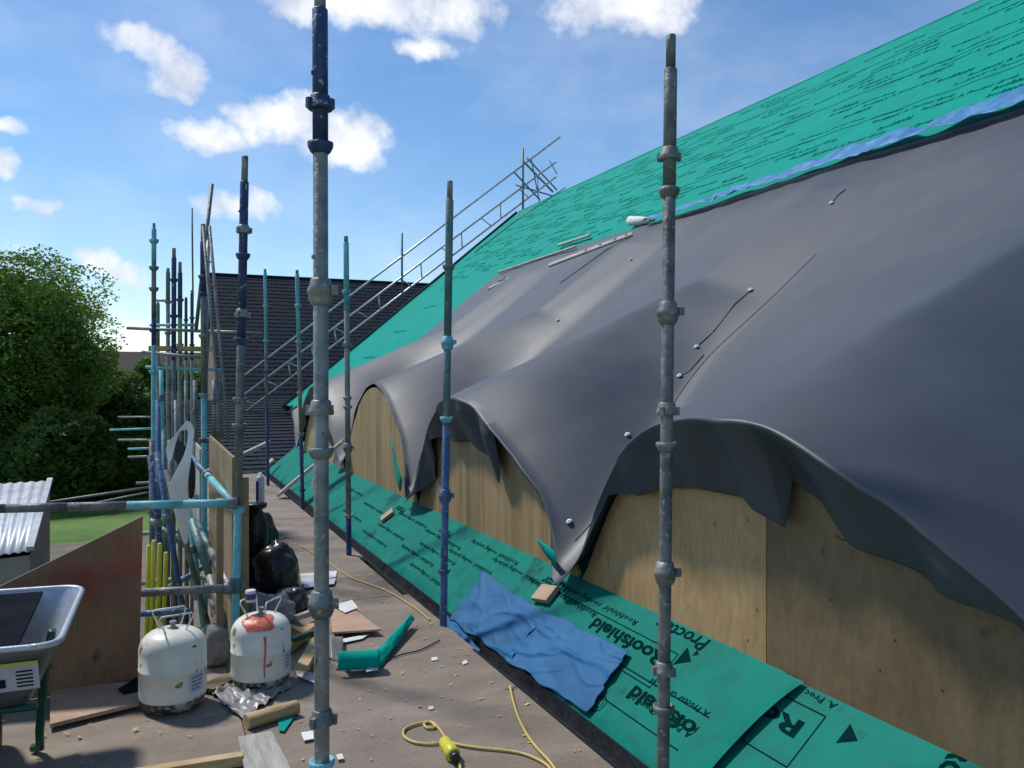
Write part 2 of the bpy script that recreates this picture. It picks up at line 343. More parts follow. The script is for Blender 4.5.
# gutter
g = MB(); g.grid(lambda a, c: Vector((1.80+.12*a+.0*c, -2+c*(15.5+2), -.03-.09*math.sin(math.pi*a)+.006*noise.noise(Vector((0,c*80,a))))), 10, 60)
g.box((1.795,-2,-.05),(1.80,15.5,-.024)); g.box((1.925,-2,-.2),(1.94,15.5,-.04))
g.build('gutter', M['black'], bld)
g = MB(); g.box((1.94,-2,-.26),(1.99,15.4,-.10)); g.build('fascia_board', M['black'], bld)

# --- plywood dormer fronts
BZ = mz(PX)                                       # foot of the plywood
CH = 1.16
CRX = [CR[0]-3.35]+CR+[CR[-1]+3.35]
def skew(x):
    t = min(1, max(0, (x-PX)/1.7)); return .62*t*t*(3-2*t)
def phase(x, y):
    """0 on a crest, 1 in a valley (valleys drift away up the slope); second value: side exponent"""
    yy = y-.10*min(1, max(0, (x-PX)/1.7))
    for i in range(len(CRX)-1):
        if yy <= CRX[i+1] or i == len(CRX)-2:
            P = CRX[i+1]-CRX[i]; q = (yy-CRX[i])/P; vf = .5+skew(x)/P
            q = .5*q/vf if q < vf else .5+.5*(q-vf)/(1-vf)
            q = min(1, max(0, q))
            ex = 2.0 if i < 2 else 2.6 if (i == 2 and q < .5) else (2.3 if q < .5 else 1.6)
            return (2*q if q < .5 else 2*(1-q)), ex
def arch(y):
    a_, ex = phase(PX, y); a_ = math.sqrt(a_*a_+.0004); return max(0., 1-a_**ex)
def ply_top(y, c): return BZ+max(.03, CH*arch(y))
def ply_panel(c, y0, y1, m, lab=None, tilt=0.0):
    b = MB(); n = 28; pts = []
    for i in range(n+1):
        y = y0+(y1-y0)*i/n; pts.append(Vector((PX+tilt*(y-y0), y, ply_top(y, c)-.02)))
    pts = [Vector((PX+tilt*(y1-y0), y1, BZ-.02)), Vector((PX, y0, BZ-.02))]+pts
    # reorder: bottom y1, bottom y0, top y0..y1
    b.prism(pts, (.018, 0, 0))
    o = b.build('plywood_front', m, bld)
    if lab: o['label'] = lab
    return o
ply_panel(-.5, -2.1, 1.16, M['plyd'])
ply_panel(2.85, 1.20, 2.84, M['plyd'], 'dark plywood front panel at the right')
ply_panel(2.85, 2.845, 4.5, M['plym'], 'paler plywood front panel beside the vertical joint')
ply_panel(6.2, 4.56, 6.15, M['ply'], 'streaky pale plywood front under the second fold')
ply_panel(6.2, 6.155, 7.86, M['ply'])
ply_panel(9.6, 7.95, 11.25, M['ply'], 'rounded greenish plywood front seen whole')
ply_panel(12.95, 11.3, 14.6, M['plym'])
# diagonal wedge battens hidden under membrane edge: pale streak boards on front 2
for k, (ya, yb) in enumerate(((5.25,5.33),(5.62,5.68))):
    pass

for (px, py) in ((757,510),(757,560),(757,610),(748,520),(748,640),(895,640),(880,670),(942,690),(650,520),(830,600)):
    q_ = onX(px, py, PX-.001); MB().lathe(q_, q_+Vector((-1,0,0)), [(0,.004),(.002,.003)], 8).build('screw_head', M['black'], bld)
crk = [onX(x_, y_, PX-.001) for x_, y_ in ((836,536),(842,540),(852,539),(858,543),(862,547))]
MB().path(crk, .003, 5).build('plywood_crack', M['bark'], bld)
# ------------------------------------------------------------------ grey membrane
def tab(T, y):
    if y <= T[0][0]: return T[0][1]
    for (a, va), (b_, vb) in zip(T, T[1:]):
        if y <= b_: return va+(vb-va)*(y-a)/(b_-a)
    return T[-1][1]
HEM = [(-2,.30),(.6,.3),(1.1,.06),(1.45,.03),(1.68,.10),(1.95,.28),(2.3,.37),(2.6,.30),(2.645,.27),(2.655,.48),(2.85,.42),(3.3,.35),(3.75,.24),(4.02,.05),(4.15,.08),(4.3,.13),(4.5,.15),(4.7,.09),(4.9,.05),(5.3,.03),(5.55,.05),(5.64,.10),(5.655,.50),(5.8,.47),(6.2,.42),(6.7,.37),(7.2,.10),(7.24,.12),(7.26,.42),(7.5,.32),(7.8,.14),(8.0,.08),(8.4,.012),(11.0,.0),(11.35,.1),(11.8,.3),(12.9,.35),(14.6,.05),(15.4,.02)]
XT = 6.5
def amp(d):
    if d < 2.15: return CH-.40*d
    return .30*math.exp(-(d-2.15)/2.6)*min(1, max(0, (4.12-d)/.7))
def surf(x, y):
    d = x-PX; A = amp(d); a_, ex = phase(x, y)
    k = min(1, max(0, d/1.6))
    w = 1-math.sqrt(a_*a_+.0004)**(ex+(1.9-ex)*k)
    fl = .10+.06*k
    w = fl+(w-fl)*.5+.5*math.sqrt((w-fl)**2+.004+.02*k)
    w2 = .5+.5*math.cos(math.pi*a_)
    tent = 1.05-math.sqrt(a_*a_+.003); tent = .12+(tent-.12)*.5+.5*math.sqrt((tent-.12)**2+.012)
    k2 = min(1, max(0, d/1.3)); k2 = k2*k2*(3-2*k2)*.85
    w = w*(1-k2)+tent*k2
    z = mz(x)+A*w+.022
    z += .006*noise.noise(Vector((x*.9, y*2.0, 4)))+.003*noise.noise(Vector((x*2.2-y*.8, y*4.0, 9)))
    z += .007*math.sin((y*1.0+x*.55)*6.0+3*noise.noise(Vector((x*.5,y*.5,7))))*(1-abs(2*w2-1))*.7
    return z
OVT = [(-2,.2),(1.0,.1),(1.6,.08),(2.1,.22),(2.8,.27),(3.6,.22),(4.2,.08),(5.0,.05),(5.6,.16),(6.3,.22),(7.2,.12),(8.0,.05),(8.5,.0),(11.1,.0),(11.8,.08),(14,.1),(16,.03)]
NF = 34; NV = 1150
YA, YB = -1.2, 15.35
def hemlen(y): return tab(HEM, y)+.012*noise.noise(Vector((y*6, 0, 5)))
def memb(u, v):
    y = YA+(YB-YA)*v
    OV = tab(OVT, y)+.02*noise.noise(Vector((y*2.5, 0, 2)))
    nf = .70
    if u <= nf:
        t = u/nf; x = XT+(PX-OV-XT)*t
        y2 = y
        return Vector((x, y2, surf(x, y2)))
    t = (u-nf)/(1-nf); Lh = max(.01, hemlen(y))
    xe = PX-OV; ze = surf(xe, y)
    # quarter-round then hang, with fluting
    rr = min(.016, Lh*.4); s = t*Lh; inw = max(0, OV-.03)
    c = min(CR, key=lambda c_: abs(c_-y)); val = max(0, min(1, (abs(y-c)-1.36)/.26))
    if s < rr*1.57:
        th = s/rr; dx = -rr*math.sin(th); dz = -rr*(1-math.cos(th))
    else:
        q_ = s-rr*1.57; f_ = min(1, q_/max(.15, Lh-rr*1.57)); dx = -rr+(inw+rr-.02)*f_**.8; dz = -rr-q_*.93
    dx += (.030*math.sin(y*13+2*noise.noise(Vector((y,3,0))))+.03*noise.noise(Vector((y*5, s*3, 0))))*min(1, s/.12)
    # valley tongues lie out along the roof rather than hanging
    dx = dx*(1-val)+(-s*.75)*val; dz = dz*(1-val)+(-s*.65)*val
    zz = ze+dz; xx = xe+dx
    zz = max(zz, mz(xx)+.02)
    return Vector((xx, y, zz))
mm = MB(); mm.grid(memb, 100, NV)
sheet = mm.build('roofing_membrane', M['memb'], None, solid=.0025)
tag(sheet, 'wide slate grey sheet draped in folds over the curved dormers', 'roof membrane')

# small pale fixing washers along the valley seam, fixed to the sheet
def mpt(px, py):
    """first hit of the sheet surface"""
    d = ray(px, py); t = 2.2; 
    while t < 14:
        p = Vector((d.x*t, d.y*t, CZ+d.z*t))
        if p.x > PX-.05 and p.z < surf(p.x, p.y): return p
        t += .01
    return None
for (px, py) in ((570,523),(628,436),(680,377),(697,348),(751,291),(832,204),(558,321),(631,260)):
    p = mpt(px, py)
    if p is None: continue
    n = (Vector((0,0,1))*1.0+Vector((-.6,-.2,0))).normalized()
    w = MB(); w.lathe(p+n*.012, p+n*1.5, [(0,.022),(.006,.020),(.010,.008),(.016,.007)], 14)
    w.build('fixing_washer', M['washer'], sheet)
for pts in (((832,204),(838,196),(846,190)), ((751,291),(735,305),(716,330),(697,348)), ((704,356),(690,372),(680,377))):
    P = [mpt(*q) for q in pts]
    if all(P): MB().path([q+Vector((-.003,0,.008)) for q in P], .004, 5).build('seam_cord', M['black'], sheet)
# welded seam line following the valley
seam = []
for i in range(60):
    x = 2.46+2.6*i/59; y = 4.5+skew(x)*1.05+.14; seam.append(Vector((x, y, surf(x, y)+.004)))
MB().path(seam, .0035, 5).build('seam', M['seam'], sheet)

# ------------------------------------------------------------------ blue strip along upper edge of the sheet
def bstrip(a, c):
    y = .2+9.7*c; wdt = (.42-.26*c)*(1+.5*noise.noise(Vector((7,y*2.1,0))))+.05*noise.noise(Vector((0,y*3,0)))
    x = 6.46-.06+wdt*a; lo = (1-a)
    r = .13-.03*a+.05*lo*abs(noise.noise(Vector((a*.5, y*2.6, 3))))+.028*noise.noise(Vector((a*2, y*7, 3)))
    return Vector((x-.04*lo*noise.noise(Vector((4,y*4,3))), y, mz(x)))+NRM*r
bs = MB(); bs.grid(bstrip, 12, 360)
tag(bs.build('blue_membrane_strip', M['bstrip'], None, solid=.003), 'crumpled bright blue strip running along the top edge of the grey sheet', 'plastic strip')
p0 = onX(640,230,6.5)
def onroof(px, py, lift=.03):
    d = ray(px, py); k = (CZ-(EZ-.038-EX*SL)); t = (k-0)/(SL*d.x-d.z)
    return Vector((d.x*t, d.y*t, CZ+d.z*t))+NRM*lift
# rolled white end
p = onroof(634,226,.09); q = onroof(657,224,.07)
rl = MB(); rl.lathe(p, q, [(0,.065),(.01,.075),((q-p).length*.5,.06),((q-p).length,.02)], 18)
tag(rl.build('rolled_offcut', M['white'], None), 'small white roll at the end of the blue strip', 'roll')
# walkway plank with holes on the sheet
p = onroof(566,289,.42); q = onroof(637,241,.12)
pl = MB(); pl.beam(p, q, .16, .03, NRM); o = pl.build('perforated_plank', M['gwood'], None, bevel=.004)
tag(o, 'grey plank with round holes lying on the grey sheet near the green roof', 'plank')
d = (q-p).normalized()
for f in (.45,.62,.8,.93):
    c = p+(q-p)*f+NRM*.016; h = MB(); h.lathe(c, c+NRM, [(0,.03),(.004,.03)], 12); h.build('hole', M['black'], o)
p = onroof(560,248,.06); q = onroof(592,238,.06); b = MB(); b.beam(p, q, .06, .03, NRM)
tag(b.build('batten_offcut', M['gwood'], None), 'short pale batten lying on the green roof above the plank', 'batten')
p = onroof(501,275,.07); q = onroof(578,250,.07); b = MB(); b.beam(p, q, .04, .03, NRM)
tag(b.build('edge_batten', M['gwood'], None), 'long thin brown batten pinning the top corner of the grey sheet', 'batten')
p = onroof(493,294,.12); q = onroof(512,285,.12); b = MB(); b.beam(p, q, .10, .04, NRM)
b2 = b.beam(p+(q-p)*.6+Vector((0,.1,.05)), p+(q-p)*.7+Vector((0,-.1,.08)), .03, .03)
tag(b.build('timber_offcut', M['gwood'], None), 'little grey wood scrap on the far part of the grey sheet', 'wood offcut')
p = onroof(567,189,.05); q = onroof(476,254,.05); b = MB(); b.path([p, (p+q)/2+NRM*.05, q], .012, 6)
tag(b.build('safety_line', M['black'], None), 'dark line running down the green roof beside its far edge', 'line')

# green hanging scrap at valley, and little green flap
def ribbon(mb, pts, wds, side, n=None):
    pts = [Vector(p) for p in pts]; k = len(pts); vs = []
    for p, w, s in zip(pts, wds, side if isinstance(side, list) else [side]*k):
        s = Vector(s).normalized(); vs += [p-s*w/2, p, p+s*w/2]
    fs = []
    for i in range(k-1):
        for j in (0,1): fs.append((i*3+j, i*3+j+1, (i+1)*3+j+1, (i+1)*3+j))
    mb.add(vs, fs, True)
b = MB(); X = 2.30
P = [onX(391,434,X), onX(393,450,X-.02), onX(396,465,X), onX(399,478,X-.03), onX(400,491,X)]
ribbon(b, P, [.03,.06,.13,.24,.06], [(0,1,.1)]*5)
tag(b.build('hanging_green_scrap', M['green'], None, solid=.004), 'torn green underlay scrap hanging below the grey sheet beside the rounded plywood front', 'underlay scrap')
b = MB(); P = [onX(538,541,X), onX(546,550,X), onX(556,560,X-.02)]; ribbon(b, P, [.02,.08,.1], [(0,.3,1)]*3)
tag(b.build('green_corner_scrap', M['green'], None, solid=.004), 'little green scrap poking out under the lowest tip of the grey sheet', 'underlay scrap')

# ------------------------------------------------------------------ things on the eaves strip
def onstrip(px, py, lift=.01): return onroof(px, py, lift)
def block(px, py, L, W, H, ang, m):
    c = onstrip(px, py, H/2+.012)
    d = (Vector((0,1,0))*math.cos(ang)+UPS*math.sin(ang)); b = MB(); b.beam(c-d*L/2, c+d*L/2, W, H, NRM); return b
tag(block(548,597,.17,.12,.035,-.2,M['wood']).build('wood_block', M['tanply'], None, bevel=.003), 'brown wood block above the blue plastic sheet', 'wood block')
tag(block(389,517,.12,.15,.03,.3,M['wood']).build('wood_block', M['tanply'], None, bevel=.003), 'small tan wood block on green underlay left of the tall blue post', 'wood block')
tag(block(272,463,.3,.12,.04,.1,M['wood']).build('wood_block', M['tanply'], None), 'farthest small wood block on the green underlay', 'wood block')
# blue plastic sheet: two overlapping pieces in one crumpled sheet
def bsheet(cs, seed, lift):
    A, B, C, D = [onstrip(*c) for c in cs]          # near-left, far-left(up), far-right(up), near-right
    def fn(a, c):
        p = (A*(1-a)+B*a)*(1-c)+(D*(1-a)+C*a)*c
        e = noise.noise(Vector((a*2.5+seed, c*3, 0)))
        q = noise.noise(Vector((a*7, c*8, seed)))
        r = abs(noise.noise(Vector((a*3+c*2, c*4-a, seed+5))))
        edge = min(1, 6*min(a, 1-a, c, 1-c))
        out = (Vector((0,1,0))*noise.noise(Vector((a*5, seed, c*5)))+UPS*noise.noise(Vector((seed, a*5, c*5))))*.025*(1-edge)
        w_ = Vector((a*1.0, c*1.0, seed))
        def rdg(f, o_, k_): n_ = abs(noise.noise(Vector((a*f+o_, c*f*1.3-o_, seed+o_)))); return max(0, 1-n_*k_)
        h = .012*rdg(1.6, .3, 9)+.006*rdg(2.6, 2.1, 10)+.010*abs(e)+.001*q
        return p+NRM*(lift+h)+out
    b = MB(); b.grid(fn, 50, 70); return b
e = empty('blue_plastic_sheet', onstrip(540,640), 'crumpled blue plastic sheet in two overlapping pieces lying on the green underlay', 'plastic sheet')
bsheet([(452,622),(486,574),(547,617),(514,665)], 2, .012).build('upper_piece', M['bfilm'], e, solid=.002)
bsheet([(507,662),(546,614),(632,655),(590,716)], 7, .016).build('lower_piece', M['bfilm'], e, solid=.002)
def under(a, c):
    p0_ = onstrip(450,618); p1 = onstrip(486,652); q = p0_*(1-c)+p1*c
    return q+Vector((-.06*a-.02*c, 0, -.06*a+.02*noise.noise(Vector((a*4,c*5,2)))))+NRM*.015
u_ = MB(); u_.grid(under, 8, 20); u_.build('folded_edge', M['bfilm'], e, solid=.002)
# long grey plank spanning near the far end
p = onX(263,489,1.78); p.z = .03; q = onX(372,428,2.40)
b = MB(); b.beam((1.62,11.6,.05), onX(343,441,2.36), .20, .04, (-.5,0,1)); pk = b.build('long_plank', M['pale'], None, bevel=.003)
tag(pk, 'long pale plank leaning from the deck up to the rounded plywood front', 'plank')
b = MB(); b.lathe((1.83,-.4+2.95,-.03),(1.83,-.4+3.2,-.03),[(0,.03),(.22,.03),(.23,.033),(.26,.033)],16)
tag(b.build('blue_pipe_end', M['teal'], None), 'short pale blue pipe end lying in the black gutter', 'pipe')
b = MB(); P_ = onX(313,478,1.95); b.beam(P_, P_+Vector((0,0,-.16)), .02, .02)
tag(b.build('white_stick', M['white'], None), 'small white stick standing at the edge of the green underlay', 'stick')

# ------------------------------------------------------------------ scaffold deck
def deckz(a, b_, m=None): pass
DX0, DX1 = .40, 1.76
def deck_sheet(x0, x1, y0, y1, z=0., seam=.004):
    b = MB(); b.box((x0,y0,z-.03),(x1-seam,y1-seam,z)); return b
dk = empty('scaffold_deck', (1.1,4,0), 'brown plywood and board deck of the scaffold beside the roof', 'scaffold deck')
ys = [-2.5,-.2,2.2,4.62,6.0,7.4,9.8,12.2,14.8]
for i, (a, c) in enumerate(zip(ys, ys[1:])):
    x1 = DX1+(.03,-.02,.0,.02,-.03,.02,-.02,.01)[i]
    deck_sheet(DX0, x1, a, c, -.002*(i % 2)).build('deck_sheet', M['deck'], dk)
for i, (x0, x1) in enumerate(((-2.6,-1.2),(-1.2,.40))):
    deck_sheet(x0, x1, -2.5, 2.2, -.003*i).build('deck_sheet', M['deck'], dk)
    deck_sheet(x0, x1, 2.2, 5.0, -.004-.003*i).build('deck_sheet', M['deck'], dk)
# boards under the far left edge and overlap strip
b = MB(); b.box((.44,9.5,-.03),(.5,14.8,.13)); b.build('toe_board', M['gwood'], dk)
# transoms/ledgers below deck
b = MB()
for y in (2.69,5.13,7.57,10.0,12.45,14.9): b.tube((-.2,y,-.09),(1.86,y,-.09), .024)
b.tube((1.79,-2,-.14),(1.79,15,-.14), .024); b.tube((.5,-2,-.14),(.5,15,-.14),.024)
b.build('transom', M['galv'], dk)

# ------------------------------------------------------------------ scaffold standards
def standard(px0, py0, px1, py1, t, cups, segs, label, topr=.019, r=.0242, base=-2.6, spig=.13, group='upright scaffold posts', drop=.12, base_at=None):
    """cups: image rows of the fixed cups, segs: [(z fraction boundary row, material)...] from the top down"""
    top = onD(px0, py0, t); bot = onD(px1, py1, t)
    ax = (bot-top).normalized()
    def at_row(y): 
        z = CZ+(HY-y)/FPX*t; k = (z-top.z)/(ax.z); return top+ax*k
    foot = top+ax*((base-top.z)/ax.z)
    e = empty('scaffold_post', foot, label, 'scaffold post', group)
    rows = [py0]+[s[0] for s in segs[:-1]]
    zs = [top+ax*spig]+[at_row(s[0]) for s in segs[:-1]]+[foot]
    # spigot
    b = MB(); L = (zs[0]-top).length; b.lathe(top, zs[0], [(0,topr-.002),(.004,topr),(L+.01,topr)], 16); b.build('spigot', M['galv' if segs[0][1] != 'dgalv' else 'dgalv'], e)
    for i, (_, mn) in enumerate(segs):
        p, q = zs[i], zs[i+1]; L = (q-p).length; rr = r*(1.0 if i else 1.04)
        b = MB(); b.lathe(p, q, [(0,rr-.003),(.004,rr),(L,rr)], 18); b.build('tube', M[mn], e)
    for (yr, kind, mn) in cups:
        c = at_row(yr); up = -ax
        b = MB()
        if kind == 'b':      # fixed lower cup, open bowl
            b.lathe(c-up*.022, c+up, [(0,.027),(.006,.033),(.022,.041),(.036,.042),(.037,.037),(.028,.030)], 20)
        elif kind == 't':    # sliding top cup with notched skirt
            b.lathe(c-up*.02, c+up, [(0,.037),(.004,.042),(.018,.041),(.03,.034),(.045,.032),(.05,.027)], 20)
            for k in range(3):
                th = k*2.1+yr; dd = Vector((math.cos(th), math.sin(th), 0))
                b.box((-.006,-.008,-.02),(.012,.008,.012), Matrix.Translation(c+dd*.037)@Matrix.Rotation(th,4,'Z'))
        elif kind == 'd':    # both cups locked together
            b.lathe(c-up*.045, c+up, [(0,.027),(.006,.033),(.022,.040),(.036,.041),(.038,.044),(.055,.043),(.068,.035),(.085,.033),(.09,.027)], 20)
            b.box((-.004,-.01,-.03),(.018,.01,.0), Matrix.Translation(c+Vector((.03,-.03,.02))))
        elif kind == 's':    # tiny bolt stub
            b.box((-.005,-.005,-.006),(.012,.005,.006), Matrix.Translation(c+Vector((-.026,-.012,0))))
        b.build('cup', M[mn], e)
    return e
standard(320,-2,322,768,2.70,[(104,'t','blue'),(147,'b','blue'),(75,'s','blue'),(258,'s','galv'),(292,'d','galv'),(409,'t','galv'),(452,'b','dgalv'),(604,'d','dgalv'),(718,'t','dgalv'),(764,'b','teal')],
         [(150,'blue'),(0,'galv')], 'tallest near post, navy paint at the top and bare grey steel below', spig=.035)
standard(671,35,663,768,3.19,[(155,'t','dgalv'),(192,'b','dgalv'),(313,'d','dgalv'),(410,'t','galv'),(446,'b','dgalv'),(573,'d','galv'),(669,'t','galv'),(709,'b','dgalv')],
         [(185,'dgalv'),(0,'dgalv')], 'thick dark grey steel post in front of the dark plywood panel')
standard(450,181,443,640,5.42,[(267,'b','gteal'),(343,'d','teal'),(419,'b','teal'),(496,'d','mblue'),(571,'b','mblue')],
         [(350,'gteal'),(425,'gteal'),(0,'mblue')], 'post with turquoise upper half and blue lower half beside the blue plastic sheet', spig=.12)
standard(346,236,349,560,7.6,[(292,'b','teal'),(345,'t','galv'),(398,'b','galv'),(407,'b','galv'),(448,'d','galv'),(516,'b','galv')],
         [(310,'teal'),(518,'galv'),(0,'blue')], 'thin post turquoise at top, bare steel at middle and navy at its foot', spig=.06)
standard(297,270,303,520,10.3,[(306,'b','teal'),(342,'b','teal'),(393,'b','galv'),(434,'b','galv'),(490,'b','blue')],
         [(345,'teal'),(437,'galv'),(0,'blue')], 'slim turquoise topped post in front of the dark slate roof, right of its twin', spig=.05)
standard(265,269,268,490,12.6,[(306,'b','teal'),(341,'b','teal'),(372,'b','blue')],
         [(345,'teal'),(410,'dgalv'),(0,'blue')], 'farthest slim turquoise topped post in front of the dark slate roof', spig=.05)
standard(245,156,235,640,4.88,[(230,'t','galv'),(256,'b','blue'),(212,'s','blue'),(314,'t','galv'),(340,'b','blue'),(400,'b','dgalv'),(426,'b','dgalv'),(510,'b','teal'),(585,'d','gteal')],
         [(345,'blue'),(505,'dgalv'),(0,'teal')], 'tall post navy above and turquoise near the deck, beside the hanging plywood hoarding', spig=.15)
standard(203,224,205,640,7.13,[(277,'b','blue'),(294,'b','blue'),(336,'b','galv'),(395,'b','galv'),(440,'b','dgalv')],
         [(296,'blue'),(395,'dgalv'),(0,'teal')], 'navy topped post at the near corner of the crowded left scaffold', spig=.15)
standard(174,248,173,640,8.8,[(280,'b','blue'),(316,'b','blue'),(350,'b','blue')],
         [(360,'blue'),(0,'dgalv')], 'slim all navy post in the left scaffold cluster', spig=.1)
standard(180,262,180,640,9.4,[(300,'b','blue'),(330,'b','green_tube'),(345,'b','galv')],
         [(318,'blue'),(350,'green_tube'),(0,'galv')], 'post with navy top and pale green middle in the left scaffold cluster', spig=.12)
standard(168,268,168,640,10.2,[(302,'b','galv'),(333,'b','galv')],
         [(300,'gteal'),(0,'galv')], 'slim pale grey post between the leftmost post and the navy one', spig=.05)
standard(154,223,153,640,7.4,[(241,'b','teal'),(268,'b','gteal'),(289,'b','dgalv'),(330,'b','blue'),(372,'b','teal')],
         [(262,'teal'),(318,'dgalv'),(345,'blue'),(0,'teal')], 'leftmost and thinnest tall post of the scaffold, turquoise tipped', topr=.012, r=.020, spig=.05)
standard(192,290,192,640,12.8,[(318,'b','blue'),(345,'b','blue')],[(360,'blue'),(0,'galv')], 'short navy post deep in the left scaffold cluster', spig=.05)
standard(186,297,186,600,14.2,[(320,'b','blue')],[(360,'blue'),(0,'galv')], 'shortest far navy post in the left scaffold cluster', spig=.03)
standard(158,302,158,600,12.2,[(330,'b','gteal')],[(350,'gteal'),(0,'galv')], 'thin far post just right of the leftmost one', spig=.03)

# ------------------------------------------------------------------ loose tubes and rails
def rail(pts, mn, label, name='scaffold_tube', r=.0242, group='loose scaffold rails and tubes', coupler=()):
    e = empty(name, (Vector(pts[0])+Vector(pts[1]))/2, label, 'scaffold tube', group)
    p, q = Vector(pts[0]), Vector(pts[1])
    ms = mn if isinstance(mn, (list,tuple)) else [mn]
    for i, k in enumerate(ms):
        a = p+(q-p)*i/len(ms); c = p+(q-p)*(i+1)/len(ms)
        MB().tube(a, c, r, 14).build('tube', M[k], e)
    for f in coupler:
        c = p+(q-p)*f; d = (q-p).normalized(); b = MB(); b.lathe(c-d*.03, c, [(0,r+.006),(.004,r+.01),(.056,r+.01),(.06,r+.006)], 14); b.build('coupler', M['dgalv'], e)
    return e
Yb = 5.08
rail((onY(-60,510,Yb), onY(236,503,Yb)), ['dgalv','dgalv','dgalv','teal','teal'], 'horizontal guard rail, grey turning turquoise, above the red stained board', coupler=(.985,))
rail((onY(138,593,Yb), onY(232,588,Yb)), 'dgalv', 'short grey mid rail behind the white gas cylinders', coupler=(.97,))
rail((onY(138,614,Yb+.1), onY(190,611,Yb+.1)), 'mblue', 'short dark rail under the grey mid rail', r=.018)
rail((onD(233,503,4.9), onD(189,455,7.1)), ['teal','mblue'], 'turquoise rail running back from the near corner post along the hoarding', coupler=(.5,))
rail((onD(232,592,4.95), onD(196,522,7.1)), ['galv','gteal'], 'lower rail running back beside the hoarding, leaning steeply')
rail((onD(228,636,5.2), onD(192,520,5.6)), ['dgalv','gteal'], 'diagonal brace leaning against the near corner post foot')
rail((onD(212,184,7.6), onD(196,330,7.5)), ['dgalv'], 'loose dark pole leaning above the left scaffold posts', r=.017)
rail((onD(208,228,7.6), onD(205,420,7.2)), ['galv'], 'pale pole standing against the navy topped corner post', r=.02)
le = empty('scaffold_ladder', onD(221,440,7.0), 'slim metal ladder leaning up in front of the slate roof edge', 'ladder')
la0, la1 = onD(203,226,7.0), onD(222,440,7.0); off = onD(211,300,7.0)-onD(206,300,7.0)
MB().tube(la0, la1, .013, 10).build('rail', M['galv'], le); MB().tube(la0+off*1.3, la1+off*1.3, .013, 10).build('rail', M['galv'], le)
for k in range(9): MB().tube(la0+(la1-la0)*(k+.5)/9, la0+off*1.3+(la1-la0)*(k+.5)/9, .009, 6).build('rung', M['galv'], le)
rail((onD(192,208,8.6), onD(193,300,8.6)), ['dgalv'], 'very thin rod rising over the left scaffold cluster', r=.009)
for (a, c, t, mn, lab) in (((127,328),(200,331),8.6,'galv','topmost pale cross rail sticking out left of the scaffold cluster'),
                     ((196,331),(262,333),8.6,'galv','pale cross rail stub reaching right over the slate roof'),
                     ((150,325),(196,325),10.,'teal','thin turquoise cross rail at the top of the left cluster'),
                     ((152,300),(170,301),11.,'galv','tiny high cross rail beside the leftmost post'),
                     ((142,352),(206,358),8.4,'galv','brown stained cross rail below the small platform'),
                     ((146,367),(222,370),9.0,'teal','turquoise cross rail under the platform'),
                     ((110,430),(166,428),8.6,'teal','turquoise end of tube sticking out left toward the tree'),
                     ((118,440),(166,440),8.0,'galv','pale tube end sticking out left, second from the top'),
                     ((128,449),(162,448),8.4,'teal','third tube end sticking out left toward the tree'),
                     ((128,457),(162,456),8.8,'galv','lowest tube end sticking out left toward the tree'),
                     ((118,417),(166,417),10.,'galv','highest thin tube end sticking out left toward the tree')):
    rail((onD(*a,t), onD(*c,t)), mn, lab, r=.017 if a[1] < 400 else .0115)
rail((onD(-30,514,14), onD(150,487,13)), 'galv', 'thin far guard rail crossing the grass at the left', r=.02)
rail((onD(60,510,14), onD(150,492,13)), 'galv', 'second thin far rail just under the first over the grass', r=.016)
# bundle of uprights and braces below deck level
tubes = [((152,440),(152,640),6.6,'dgalv'),((158,400),(160,640),7.0,'mblue'),((164,430),(166,640),6.9,'gteal'),((170,440),(176,640),6.4,'dgalv'),
         ((157,452),(188,640),6.2,'mblue'),((166,470),(212,640),6.0,'dgalv'),((176,400),(178,520),8.0,'galv'),((186,380),(187,640),8.4,'dgalv'),
         ((150,455),(172,650),5.9,'blue'),((182,470),(196,600),6.8,'teal'),((188,500),(205,640),6.2,'teal'),((161,370),(163,450),8.2,'teal'),
         ((195,380),(196,470),8.0,'dgalv'),((214,380),(215,440),8.6,'galv'),((218,370),(219,450),9.2,'galv'),((150,520),(205,560),6.3,'dgalv'),((150,480),(205,500),7.3,'teal'),((150,600),(215,560),6.6,'mblue')]
words = ['grey upright at the left edge of the tube bundle','navy blue upright second from the bundle edge','grey turquoise upright between two blue ones','weathered upright in the middle of the bundle',
 'blue brace crossing the bundle behind the yellow tubes','long grey brace slanting down to the near corner','pale upright above the white hanging strip','dark upright behind the white hanging strip',
 'navy brace slanting behind the yellow tubes','turquoise upright tube under the hanging strip','turquoise brace right of the hanging strip','short turquoise upright over the tube bundle',
 'short dark upright next to the corner post','pale short upright by the slate roof corner','farther pale short upright by the slate roof corner','low grey cross tube through the bundle','turquoise cross tube through the bundle','blue cross tube rising to the right through the bundle']
for (a, c, t, mn), w in zip(tubes, words):
    rail((onD(*a,t), onD(*c,t)), mn, w, r=.021, coupler=(.35,))
ytubes = [(149,545,638,5.5),(154,540,640,5.4),(160,543,641,5.3),(166,552,638,5.5)]
yl = ['leftmost tall yellow tube behind the red board','second yellow tube, the brightest and longest','third yellow tube in the row behind the red board','shortest yellow tube, greener and rightmost of the row']
for (x, y0, y1, t), w in zip(ytubes, yl):
    p = onD(x,y0,t); q = onD(x-3,y1+20,t); b = MB(); L = (q-p).length; b.lathe(p, q, [(0,.009),(.01,.0145),(L,.0145)], 12)
    tag(b.build('yellow_tube', M['yellow'], None), w, 'yellow tube', 'yellow tubes behind the red board')
